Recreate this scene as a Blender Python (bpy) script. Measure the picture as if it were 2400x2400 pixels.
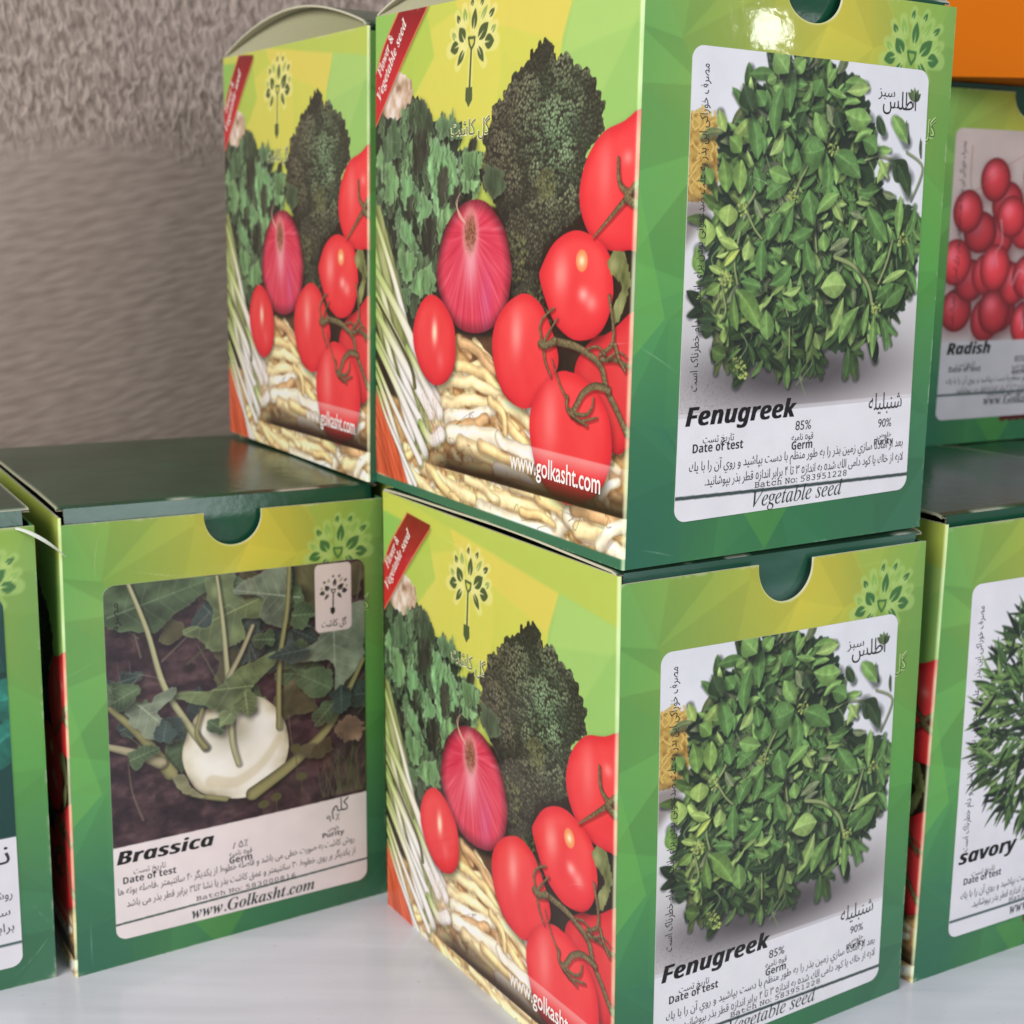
import bpy, math, random
import numpy as np
from mathutils import Vector, Matrix

for o in list(bpy.data.objects):
    bpy.data.objects.remove(o)
SC = bpy.context.scene
COL = SC.collection
S = 0.16                      # metres per box height

# ------------------------------------------------------------------ camera
cd = bpy.data.cameras.new('camera'); cam = bpy.data.objects.new('camera', cd); COL.objects.link(cam)
cd.sensor_width = 36; cd.lens = 50.49; cd.clip_start = 0.01; cd.clip_end = 50
PITCH, ROLL, CZ = 0.20408, 0.0140, 1.60209
_f = Vector((0, math.cos(PITCH), -math.sin(PITCH))); _u = Vector((0, math.sin(PITCH), math.cos(PITCH))); _r = Vector((1, 0, 0))
ax = _r*math.cos(ROLL) + _u*math.sin(ROLL); ay = _u*math.cos(ROLL) - _r*math.sin(ROLL); az = -_f
m3 = Matrix((ax, ay, az)).transposed().to_4x4(); m3.translation = Vector((0, 0, CZ*S)); cam.matrix_world = m3
cd.dof.use_dof = True; cd.dof.focus_distance = 2.5*S; cd.dof.aperture_fstop = 20
SC.camera = cam

# ------------------------------------------------------------------ light
w = bpy.data.worlds.new('World'); SC.world = w; w.use_nodes = True
w.node_tree.nodes['Background'].inputs['Color'].default_value = (0.93, 0.95, 1.0, 1)
w.node_tree.nodes['Background'].inputs['Strength'].default_value = 0.26
def area(name, loc, target, size, power, color, size_y=None):
    l = bpy.data.lights.new(name, 'AREA'); l.energy = power; l.color = color
    l.shape = 'RECTANGLE'; l.size = size; l.size_y = size_y or size
    o = bpy.data.objects.new(name, l); COL.objects.link(o); o.location = loc
    o.rotation_euler = (Vector(target)-Vector(loc)).to_track_quat('-Z', 'Y').to_euler()
    return o
area('shop_front_light', (-0.85, -0.62, 0.85), (0, 0.45, 0.12), 1.0, 22.0, (1.0, 0.965, 0.92))
area('window_light', (0.95, -0.55, 0.6), (0.1, 0.5, 0.12), 0.7, 9.5, (0.90, 0.95, 1.0), 0.9)
area('glint_lamp', (0.071+0.9555*0.9, 0.411-0.245*0.9, 0.335+0.163*0.9), (0.071, 0.411, 0.305), 0.03, 0.17, (1.0, 1.0, 1.0))  # small unseen lamp at the right, mirrored as the glint on the upper box
SC.view_settings.view_transform = 'Standard'; SC.view_settings.look = 'None'
SC.view_settings.exposure = 0.10; SC.view_settings.gamma = 1.0

# ------------------------------------------------------------------ object helpers
def tag(o, label=None, cat=None, group=None, kind=None):
    if label: o['label'] = label
    if cat: o['category'] = cat
    if group: o['group'] = group
    if kind: o['kind'] = kind
    return o
def empty(name, loc):
    o = bpy.data.objects.new(name, None); COL.objects.link(o); o.location = loc; o.empty_display_size = 0.02
    return o
def nmat(name):
    m = bpy.data.materials.new(name); m.use_nodes = True
    return m, m.node_tree.nodes, m.node_tree.links, m.node_tree.nodes['Principled BSDF']
def lin(c):
    return tuple(((v/255)/12.92 if v/255 <= 0.04045 else ((v/255+0.055)/1.055)**2.4) for v in c)

def print_mat(name, rough, bump, scale, coat=0.0, spec=0.5, wrinkle=0.0, scratch=0.05):
    """a printed card or paper: ink colours come from the sheet's own colour attribute, the gloss from procedural wrinkles"""
    m, n, l, b = nmat(name)
    a = n.new('ShaderNodeVertexColor'); a.layer_name = 'ink'
    tc = n.new('ShaderNodeTexCoord')
    nz = n.new('ShaderNodeTexNoise'); nz.inputs['Scale'].default_value = scale; nz.inputs['Detail'].default_value = 4
    l.new(tc.outputs['Object'], nz.inputs['Vector'])
    big = n.new('ShaderNodeTexNoise'); big.inputs['Scale'].default_value = 26; big.inputs['Detail'].default_value = 2
    l.new(tc.outputs['Object'], big.inputs['Vector'])
    bp = n.new('ShaderNodeBump'); bp.inputs['Strength'].default_value = bump; bp.inputs['Distance'].default_value = 0.001
    l.new(nz.outputs['Fac'], bp.inputs['Height'])
    b2 = n.new('ShaderNodeBump'); b2.inputs['Strength'].default_value = wrinkle; b2.inputs['Distance'].default_value = 0.004
    l.new(big.outputs['Fac'], b2.inputs['Height']); l.new(bp.outputs['Normal'], b2.inputs['Normal'])
    l.new(b2.outputs['Normal'], b.inputs['Normal'])
    mx = n.new('ShaderNodeMix'); mx.data_type = 'RGBA'; mx.blend_type = 'MULTIPLY'; mx.inputs['Factor'].default_value = scratch
    l.new(a.outputs['Color'], mx.inputs['A']); l.new(nz.outputs['Color'], mx.inputs['B'])
    l.new(mx.outputs['Result'], b.inputs['Base Color'])
    rr = n.new('ShaderNodeMapRange'); rr.inputs['To Min'].default_value = rough*0.8; rr.inputs['To Max'].default_value = rough*1.25
    l.new(big.outputs['Fac'], rr.inputs['Value']); l.new(rr.outputs['Result'], b.inputs['Roughness'])
    b.inputs['Specular IOR Level'].default_value = spec
    b.inputs['Coat Weight'].default_value = coat; b.inputs['Coat Roughness'].default_value = 0.05
    if coat: l.new(b2.outputs['Normal'], b.inputs['Coat Normal'])
    return m
M_CARD = print_mat('printed_card', 0.40, 0.05, 170, 0.28, 0.20, 0.05)
M_LABEL = print_mat('label_paper', 0.44, 0.07, 120, 0.25, 0.24, 0.10, 0.03)
M_BOARD = print_mat('raw_board', 0.75, 0.25, 700, 0, 0.25, 0.05, 0.12)
M_LID = print_mat('lid_card', 0.22, 0.12, 300, 0.0, 0.55, 0.10)
G={'T1':[(878,703),(821,686),(779,647),(759,597),(763,557),(785,521),(819,496),(848,490),(879,489),(906,492),(950,480),(1000,600),(980,740)],'T2':[(744,521),(688,499),(650,455),(645,433),(668,390),(695,357),(732,337),(767,331),(815,341),(846,369),(862,417),(855,463),(857,464),(840,492),(798,514)],'T3':[(590,403),(538,381),(499,341),(489,297),(502,248),(532,210),(573,193),(617,193),(670,224),(707,276),(702,317),(663,375),(631,397)],'T4':[(245,381),(208,362),(180,323),(174,281),(195,238),(230,208),(271,197),(317,211),(346,244),(351,284),(344,326),(314,359),(281,377)],'T5':[(709,270),(658,241),(628,200),(621,160),(631,115),(655,72),(693,45),(741,35),(791,45),(838,74),(865,114),(872,158),(860,207),(830,241),(785,267),(745,274)],'T6':[(861,356),(815,341),(778,312),(759,281),(766,239),(824,159),(872,149),(913,164),(1000,300),(1000,440)],'onion':[(415,573),(366,562),(323,534),(293,494),(277,451),(274,413),(288,381),(321,344),(366,321),(422,316),(476,327),(522,352),(543,388),(553,437),(549,463),(530,514),(495,547),(459,568)],'broc':[(640,849),(616,844),(598,834),(588,818),(562,812),(544,801),(526,785),(514,769),(503,753),(476,749),(477,721),(465,701),(443,686),(451,662),(447,642),(437,615),(458,592),(499,558),(531,501),(551,476),(553,428),(565,401),(641,400),(648,424),(649,480),(705,522),(755,542),(769,604),(775,652),(813,683),(817,713),(810,743),(789,770),(772,789),(743,800),(712,819),(676,819),(667,836)],'lett':[(-2,724),(80,736),(135,748),(165,772),(206,773),(235,747),(258,721),(297,733),(357,715),(363,685),(347,664),(400,669),(436,657),(442,642),(443,605),(408,578),(377,556),(345,537),(313,489),(280,443),(275,386),(235,351),(174,295),(109,335),(-4,430)],'caul':[(-2,730),(43,784),(92,829),(147,815),(165,777),(141,748),(111,720),(37,641),(-2,605)],'leaves':[(2,[(87,736),(112,692),(118,663),(81,649),(43,605),(30,650),(49,708)]),(4,[(253,691),(287,682),(342,664),(354,618),(344,578),(311,567),(290,522),(261,549),(249,591),(231,633),(230,675)]),(3,[(62,652),(100,634),(106,591),(75,561),(43,576),(37,620)]),(4,[(137,628),(179,605),(209,577),(185,548),(137,553),(118,599)]),(4,[(137,533),(168,505),(198,462),(150,475),(107,512)]),(3,[(374,664),(431,655),(437,631),(396,610),(376,591),(364,632)]),(4,[(203,582),(249,563),(238,535),(198,525)]),(1,[(141,753),(177,769),(206,770),(247,730),(253,702),(207,695),(166,705)]),(2,[(264,721),(297,731),(357,715),(368,688),(320,695),(281,690)]),(0,[(277,633),(310,632),(311,578),(289,550),(272,577)]),(0,[(172,704),(224,700),(231,661),(196,633),(166,648)]),(0,[(149,582),(179,571),(168,539),(143,533)]),(3,[(300,555),(344,572),(350,545),(301,517),(279,479),(267,507)]),(0,[(221,532),(267,521),(279,477),(251,453),(228,478)]),(2,[(11,515),(56,487),(82,443),(24,455)]),(3,[(375,608),(417,608),(428,594),(392,581),(370,589)]),(0,[(343,597),(376,578),(355,564),(322,556)]),(1,[(452,636),(507,625),(527,600),(494,579),(453,597)]),(3,[(172,414),(247,441),(268,396),(214,376),(165,390)]),(2,[(94,393),(151,382),(145,344),(116,342)]),(3,[(108,466),(179,458),(172,417),(123,405)])],'scal':[(0,34,70,[(-11,429),(145,303),(272,168)]),(1,26,50,[(-11,379),(109,272),(252,159)]),(0,34,60,[(-4,333),(117,241),(252,138)]),(1,20,40,[(-4,283),(80,209),(204,118)]),(0,30,52,[(-4,265),(110,166),(226,51)]),(1,22,36,[(-4,222),(80,137),(205,27)]),(0,26,40,[(-4,200),(65,114),(163,-30)]),(1,14,26,[(4,164),(58,94),(184,-27)]),(2,16,30,[(0,359),(153,237),(182,185)]),(0,24,60,[(145,265),(217,203),(286,143)]),(0,30,70,[(204,111),(253,80),(293,99)])],'carrot':[(-12,151),(58,116),(103,68),(133,1),(184,-37),(-12,-27)],'beans':[(2,26,[(367,298),(442,276),(514,243)]),(1,27,[(355,242),(455,242),(538,201)]),(0,30,[(285,197),(394,219),(521,206)]),(0,30,[(299,161),(407,183),(486,185)]),(3,34,[(312,138),(408,151),(493,173)]),(0,30,[(521,193),(573,181),(629,164)]),(2,31,[(332,115),(409,133),(469,151)]),(3,44,[(333,105),(446,115),(524,120),(621,104)]),(1,26,[(522,174),(563,148),(620,122)]),(1,22,[(480,194),(528,175),(535,138)]),(0,41,[(372,91),(483,82),(577,65),(667,46)]),(1,29,[(447,102),(507,92),(622,76)]),(0,36,[(219,18),(322,-2),(425,-11)]),(1,31,[(267,44),(360,42),(484,56)]),(3,34,[(508,63),(612,55),(678,33)]),(0,41,[(450,-6),(545,5),(657,7)]),(3,46,[(450,-29),(587,-35),(691,-27),(747,3)]),(0,31,[(567,41),(678,39),(752,13)]),(1,29,[(651,31),(731,21),(778,0)]),(3,41,[(747,12),(803,-7),(910,-22)]),(0,36,[(784,-8),(833,2),(879,29)]),(2,31,[(772,29),(831,35),(898,30)]),(3,31,[(848,-15),(880,12),(911,30)]),(1,26,[(240,22),(295,-4),(362,-26)]),(0,31,[(141,5),(205,-16),(268,-33)]),(3,31,[(653,109),(564,110),(518,126)]),(0,22,[(399,21),(474,11),(510,-2)]),(1,20,[(603,-3),(658,-2),(701,-9)])],'beanmask':[(278,216),(354,310),(500,316),(628,206),(916,187),(928,-27),(681,-29),(184,-41),(111,-39),(184,27),(266,126)],'stems':[(24,20,[(692,324),(753,321),(807,307),(836,290),(852,255),(882,222),(912,184)]),(12,7,[(661,316),(649,342),(659,363),(692,383)]),(12,6,[(663,319),(680,341),(703,365)]),(14,6,[(661,316),(667,287),(687,260)]),(22,24,[(650,316),(671,314),(697,325)]),(14,12,[(831,312),(862,332),(865,362),(851,414)]),(16,14,[(836,304),(873,308),(907,300)]),(8,8,[(797,320),(825,325),(845,313)]),(22,20,[(857,255),(819,257),(786,241),(767,218),(753,199)]),(9,4,[(737,226),(716,247),(688,292)]),(14,6,[(753,202),(793,203),(812,218),(815,236)]),(14,6,[(748,207),(774,190),(827,203)]),(14,8,[(737,229),(743,203),(799,185)]),(8,4,[(854,308),(881,322),(904,314)]),(16,8,[(871,332),(882,311),(901,291)]),(22,10,[(901,582),(869,602),(863,643)]),(20,5,[(897,584),(852,549),(802,511)]),(22,14,[(893,582),(911,600),(922,607)]),(26,20,[(889,577),(913,566),(932,555)])],'rleaf':[[(854,485),(880,492),(899,471),(904,436),(895,398),(869,366),(863,395),(884,432),(855,453)],[(854,480),(869,461),(856,447),(845,468)]],'spot2':(771,470),'spot4':(266,306),'root':(403,510),'hl':[(573,329,19,41,0.6),(778,412,14,12,0.8),(802,399,16,14,0.55),(266,306,11,24,0.9),(687,184,24,59,0.4),(829,621,19,49,0.3),(717,445,17,34,0.45),(702,442,13,29,0.35),(889,643,12,11,0.5),(290,251,14,19,0.25)],'band':[(183,120),(915,126),(920,39),(205,26)],'url':[(557,69),(844,74),(557,82)],'ribbon':[(110,961),(36,887),(2,835),(-2,724),(8,733),(123,855),(221,951)],'ribtext':[(27,839),(110,926),(24,793),(163,932)],'logoleaf':[(1,46,(397,889),(403,929)),(1,62,(366,871),(345,897)),(1,60,(415,871),(450,899)),(0,34,(368,906),(363,932)),(1,30,(347,906),(336,921)),(0,28,(423,905),(446,931)),(1,28,(451,909),(471,922)),(1,24,(388,932),(394,949)),(1,24,(421,931),(432,946)),(1,56,(345,865),(313,857)),(1,64,(438,864),(472,864)),(1,36,(365,855),(341,827)),(1,40,(414,858),(437,828)),(0,30,(333,876),(319,890)),(0,30,(460,880),(476,892))],'logohandle':[(380,876),(403,875),(401,864),(391,854),(383,865)],'logoshaft':[(391,855),(388,784)],'logoblade':[(374,784),(398,784),(399,761),(386,747),(373,761)],'logotext':[(320,693),(466,691),(319,719)],'bg':[((198,205,88),[(-47,1012),(515,951),(502,784),(478,605),(-49,605)]),((222,206,94),[(314,973),(728,928),(694,850),(691,832),(520,818),(499,884),(336,934)]),((214,208,92),[(164,886),(315,926),(499,884),(497,794),(475,708),(165,747)]),((206,207,90),[(494,889),(690,844),(697,701),(495,708)]),((158,200,112),[(728,928),(929,906),(946,627),(665,629),(694,850)]),((170,206,112),[(728,928),(929,906),(896,856),(695,820)]),((150,194,104),[(896,856),(810,748),(830,674),(943,671),(931,868)]),((140,190,92),[(-48,958),(110,950),(163,962),(146,887),(-2,783)]),((176,200,84),[(146,901),(215,946),(250,852),(165,775),(105,806)])],'frontlogo_L':[(549,871),(701,901),(622,878),(633,960)],'sidelogo_ext':[(311,857),(476,892),(392,876),(394,949)],'orn':[(339,65),(438,64),(386,54)]}
FEN={'leaves':[(313,728,336,687,32,5),(168,743,171,706,27,1),(339,716,351,688,41,0),(409,669,448,649,46,1),(107,621,128,574,37,1),(87,660,115,635,37,1),(177,760,210,749,27,2),(283,740,301,769,41,1),(248,682,260,711,37,0),(259,801,232,775,37,2),(190,765,168,756,23,2),(452,591,486,632,25,3),(491,636,538,605,55,0),(568,643,566,681,8,0),(533,668,525,712,9,0),(530,668,485,717,39,2),(467,679,445,715,27,0),(359,717,430,707,50,2),(362,753,423,764,27,3),(334,644,409,600,50,1),(319,651,324,573,37,2),(318,658,285,712,37,2),(314,651,251,641,69,1),(245,647,234,600,50,1),(220,671,227,631,32,1),(210,673,180,632,25,4),(62,704,78,667,27,3),(134,703,153,623,39,1),(205,749,192,662,37,1),(145,741,165,715,41,1),(139,704,116,746,46,0),(232,782,225,707,34,1),(218,774,183,807,55,2),(317,642,319,557,36,1),(229,587,176,558,40,1),(234,593,180,608,36,2),(146,612,162,568,36,1),(116,623,116,564,36,2),(73,626,86,566,40,1),(36,608,51,580,40,1),(94,547,90,509,50,3),(41,522,44,476,46,4),(25,478,40,425,33,1),(72,488,118,473,23,4),(140,486,132,450,30,4),(121,471,87,441,17,4),(52,442,88,428,17,3),(31,410,69,417,20,0),(48,395,79,412,26,2),(174,416,173,487,33,1),(192,408,245,446,36,1),(124,416,175,406,26,1),(115,402,176,330,46,1),(112,394,123,329,26,1),(188,365,194,311,40,2),(269,404,227,392,18,3),(224,387,264,363,23,2),(293,513,278,576,50,1),(245,555,201,534,28,2),(242,545,221,484,28,1),(294,507,239,486,33,1),(277,487,303,425,33,1),(319,502,325,466,33,2),(299,533,355,571,30,2),(212,532,184,486,36,1),(336,469,386,490,23,5),(400,503,429,426,46,1),(431,549,490,483,46,1),(517,488,519,572,28,2),(560,560,541,494,21,1),(383,405,319,401,56,4),(379,384,337,304,33,3),(422,365,374,297,35,2),(295,375,309,328,21,0),(310,320,323,288,26,4),(249,265,249,220,21,2),(462,348,464,265,23,2),(477,347,502,277,21,1),(481,350,532,305,18,1),(480,407,546,431,20,3),(484,358,545,398,50,1),(463,377,512,407,30,1),(34,352,73,351,26,0),(38,337,70,333,33,0),(36,383,65,365,18,0),(99,288,66,301,36,1),(93,338,94,309,18,4),(481,601,455,637,20,3),(506,628,543,567,36,0),(448,370,437,308,20,2),(216,346,266,337,20,0),(270,329,306,375,20,0),(149,558,171,524,20,5),(223,466,255,448,30,0),(261,471,263,437,17,2),(448,426,488,466,20,2),(383,537,421,527,17,5),(200,388,181,368,13,3),(139,451,117,434,17,0),(421,482,442,450,33,0),(332,367,350,324,20,0),(537,494,566,439,20,1)],'mass':[(174,804),(264,805),(359,799),(413,763),(433,707),(441,664),(450,613),(480,569),(560,541),(565,469),(553,412),(547,423),(547,368),(512,349),(475,317),(435,292),(338,282),(325,265),(250,260),(208,262),(152,278),(92,293),(62,311),(38,344),(58,393),(33,442),(50,480),(59,539),(61,569),(69,669),(120,702),(118,743),(172,760)],'stems':[(14,[(352,456),(401,440),(442,402),(457,361)]),(10,[(127,540),(143,558),(150,570)]),(8,[(134,533),(152,506),(170,489)]),(8,[(272,617),(253,588),(244,568)]),(8,[(296,533),(298,502),(304,466)]),(8,[(119,501),(109,451),(118,411)]),(10,[(502,488),(489,445),(469,407)]),(8,[(318,658),(341,687),(366,703)]),(7,[(417,633),(459,642),(491,636)]),(6,[(249,276),(245,338),(236,364)]),(7,[(79,417),(94,367),(82,348)]),(6,[(528,653),(575,625),(547,563)])],'flowers':[(140,256),(126,271),(95,417),(468,361),(124,540),(533,488),(88,422),(334,651),(241,563)],'pasta':[(-4,692),(58,695),(66,566),(36,552),(-3,548)],'t':{'name':(15,168,272),'g':(274,142,313),'p':(491,130,527),'dt_fa':(56,136,127),'dt':(34,120,149),'ge_fa':(266,123,320),'ge':(267,106,319),'pu_fa':(490,110,529),'pu':(483,96,535),'l1':(28,88,563),'l2':(65,60,565),'ba':(182,44,413),'ve':(179,9,403),'fa':(462,165,553)},'bar':[(-2,46),(579,33),(-2,42)],'capF':[(17,202),(15,171)],'photo_bottom':[(343,179),(5,192)],'vert':[(32,776),(36,711),(32,229),(30,258)],'atlas':[(458,725),(547,728),(448,748),(493,749),(541,772),(542,759)]}
BRA={'t':{'name':(6,177,214),'g':(257,157,292),'p':(480,170,512),'dt_fa':(40,149,109),'dt':(18,130,131),'ge_fa':(249,139,301),'ge':(249,122,301),'pu_fa':(483,148,511),'pu':(469,132,523),'l1':(7,106,548),'l2':(24,75,550),'ba':(173,50,402),'ve':(162,8,448),'fa':(493,192,535)},'bar':[(2,39),(579,56)],'pb':[(3,217),(580,228)],'bulb':[(301,516),(274,497),(198,500),(165,455),(152,403),(161,356),(186,312),(232,288),(286,276),(337,286),(373,322),(391,376),(385,434),(365,476),(335,506)],'lv':[(1,[(0,785),(15,806),(51,810),(220,804),(219,777),(186,752),(122,705),(96,693),(47,700),(-1,721)]),(2,[(220,797),(278,803),(275,777),(303,742),(340,747),(329,698),(292,696),(298,651),(244,629),(215,634),(200,663),(171,671),(162,689),(188,695),(220,690),(227,723),(216,765)]),(3,[(277,759),(304,786),(402,804),(396,674),(352,677),(333,704),(340,740),(317,750)]),(3,[(421,681),(462,653),(577,704),(575,565),(539,517),(506,490),(503,562),(454,577),(405,578),(430,602),(472,634)]),(2,[(135,542),(164,551),(213,542),(242,554),(266,577),(303,592),(365,613),(364,585),(333,556),(298,520),(318,482),(264,481),(199,510)]),(3,[(34,530),(81,535),(104,555),(145,564),(135,539),(103,514),(114,485),(110,455),(151,440),(110,442),(60,475)]),(1,[(0,590),(24,572),(38,533),(4,546)]),(0,[(111,493),(153,488),(154,443),(113,451)]),(1,[(211,474),(247,470),(243,436),(213,449)]),(1,[(448,450),(502,476),(512,435),(466,415)]),(4,[(132,351),(152,361),(173,322),(199,295),(160,311)]),(5,[(412,361),(447,382),(475,351),(443,340)]),(6,[(80,235),(140,284),(191,255),(245,281),(279,278),(224,254),(213,207)]),(6,[(67,654),(114,667),(138,643),(150,607),(130,584),(83,585),(53,617)]),(6,[(501,412),(549,425),(574,391),(555,361),(512,377)]),(1,[(415,552),(492,550),(492,496),(442,487)]),(1,[(66,635),(95,650),(112,614),(74,597)])],'st':[(0,9,20,[(51,807),(87,697),(117,572),(165,475),(202,413)]),(0,7,14,[(239,801),(249,693),(256,565)]),(1,10,14,[(402,804),(394,705),(374,584),(369,430)]),(0,14,12,[(266,574),(261,485),(262,415),(274,360)]),(1,12,34,[(4,536),(69,460),(126,366)]),(2,16,30,[(0,450),(55,425),(105,395)]),(1,10,36,[(575,561),(527,472),(480,401),(397,335),(306,282)]),(2,10,14,[(315,679),(287,619),(256,565)]),(1,8,12,[(198,504),(184,451),(202,413)]),(1,8,14,[(135,347),(167,309),(245,281)])],'sticker':[(461,801),(548,640)],'logo':[(505,724)]}
CORNERS={
 'L':[(0.1965,2.3664,0.0000),(0.8377,2.7896,0.0000),(-0.2811,3.1428,0.0000),(0.3601,3.5660,0.0000),(0.1833,2.3750,1.0003),(0.8165,2.7609,0.9986),(-0.2894,3.1503,0.9946),(0.3389,3.5373,0.9986)],
 'U':[(0.1885,2.3704,1.0120),(0.8026,2.7657,1.0120),(-0.3070,3.1755,1.0120),(0.3033,3.5283,1.0120),(0.1973,2.4141,1.9997),(0.8167,2.8172,1.9963),(-0.3018,3.1781,2.0065),(0.3174,3.5798,1.9963)],
 'V':[(-0.3235,3.1585,1.0120),(0.3096,3.5360,1.0120),(-0.7739,3.8928,1.0120),(-0.1408,4.2703,1.0120),(-0.3237,3.2249,1.9956),(0.3094,3.6025,1.9956),(-0.7902,4.0089,2.0011),(-0.1571,4.3865,2.0011)],
 'B':[(-0.9144,2.7878,0.0000),(-0.2883,3.2017,0.0000),(-1.3625,3.5815,0.0000),(-0.7365,3.9955,0.0000),(-0.9110,2.8154,0.9933),(-0.2938,3.1768,0.9885),(-1.3592,3.6091,0.9933),(-0.7419,3.9706,0.9885)],
 'N':[(-1.5940,2.4226,0.0000),(-0.9550,2.7902,0.0000),(-2.0433,3.2054,0.0000),(-1.4096,3.5803,0.0000),(-1.5868,2.4152,0.9996),(-0.9479,2.7829,0.9996),(-2.0433,3.2054,1.0000),(-1.4025,3.5730,0.9996)],
 'R':[(0.8694,2.8129,0.0000),(1.5047,3.1868,0.0000),(0.4071,3.5985,0.0000),(1.0436,3.9716,0.0000),(0.8708,2.8134,1.0061),(1.5061,3.1873,1.0061),(0.4085,3.5990,1.0061),(1.0436,3.9716,1.0000)],
}
# ------------------------------------------------------------------ printing: a small painter that lays ink on a sheet
_rs = np.random.RandomState(7)
_LAT = _rs.rand(256, 256).astype(np.float32)
def vnoise(x, y):
    xi = np.floor(x).astype(np.int32); yi = np.floor(y).astype(np.int32)
    fx = (x-xi).astype(np.float32); fy = (y-yi).astype(np.float32)
    fx = fx*fx*(3-2*fx); fy = fy*fy*(3-2*fy)
    a = _LAT[xi & 255, yi & 255]; b = _LAT[(xi+1) & 255, yi & 255]; c = _LAT[xi & 255, (yi+1) & 255]; d = _LAT[(xi+1) & 255, (yi+1) & 255]
    return a*(1-fx)*(1-fy)+b*fx*(1-fy)+c*(1-fx)*fy+d*fx*fy
def fbm(x, y, o=3):
    s = 0; a = 0.5
    for k in range(o):
        s = s+a*vnoise(x*2**k+17.3*k, y*2**k+5.1*k); a *= 0.5
    return s/(1-0.5**o)
def box1(m, r, ax):
    if r < 1: return m
    p = [(0, 0), (0, 0)]; p[ax] = (r+1, r)
    c = np.cumsum(np.pad(m, p, mode='edge'), axis=ax)
    n = m.shape[ax]
    return (np.take(c, range(2*r+1, 2*r+1+n), ax)-np.take(c, range(0, n), ax))/(2*r+1)
def blur(m, r):
    r = int(round(r))
    for _ in range(2):
        m = box1(box1(m, r, 0), r, 1)
    return m
def spline(pts, n=6, closed=True):
    P = np.array(pts, float); N = len(P); out = []
    R = range(N) if closed else range(N-1)
    for i in R:
        if closed: p0, p1, p2, p3 = P[(i-1) % N], P[i], P[(i+1) % N], P[(i+2) % N]
        else: p0, p1, p2, p3 = P[max(i-1, 0)], P[i], P[i+1], P[min(i+2, N-1)]
        for t in np.arange(n)/n:
            out.append(0.5*((2*p1)+(-p0+p2)*t+(2*p0-5*p1+4*p2-p3)*t*t+(-p0+3*p1-3*p2+p3)*t**3))
    if not closed: out.append(P[-1])
    return np.array(out)
def rough_edge(P, amp, freq, seed=0):
    P = np.array(P, float); Q = np.roll(P, -1, 0); L = []
    for a, b in zip(P, Q):
        n = max(1, int(np.hypot(*(b-a))/3)); t = (np.arange(n)/n)[:, None]; L.append(a+(b-a)*t)
    L = np.concatenate(L); c = L.mean(0); d = L-c; r = np.hypot(d[:, 0], d[:, 1])[:, None]+1e-6
    s = (vnoise(L[:, 0]*freq+seed*13.7, L[:, 1]*freq+seed*3.1)-0.5)*2
    return L+d/r*(s*amp)[:, None]

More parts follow.
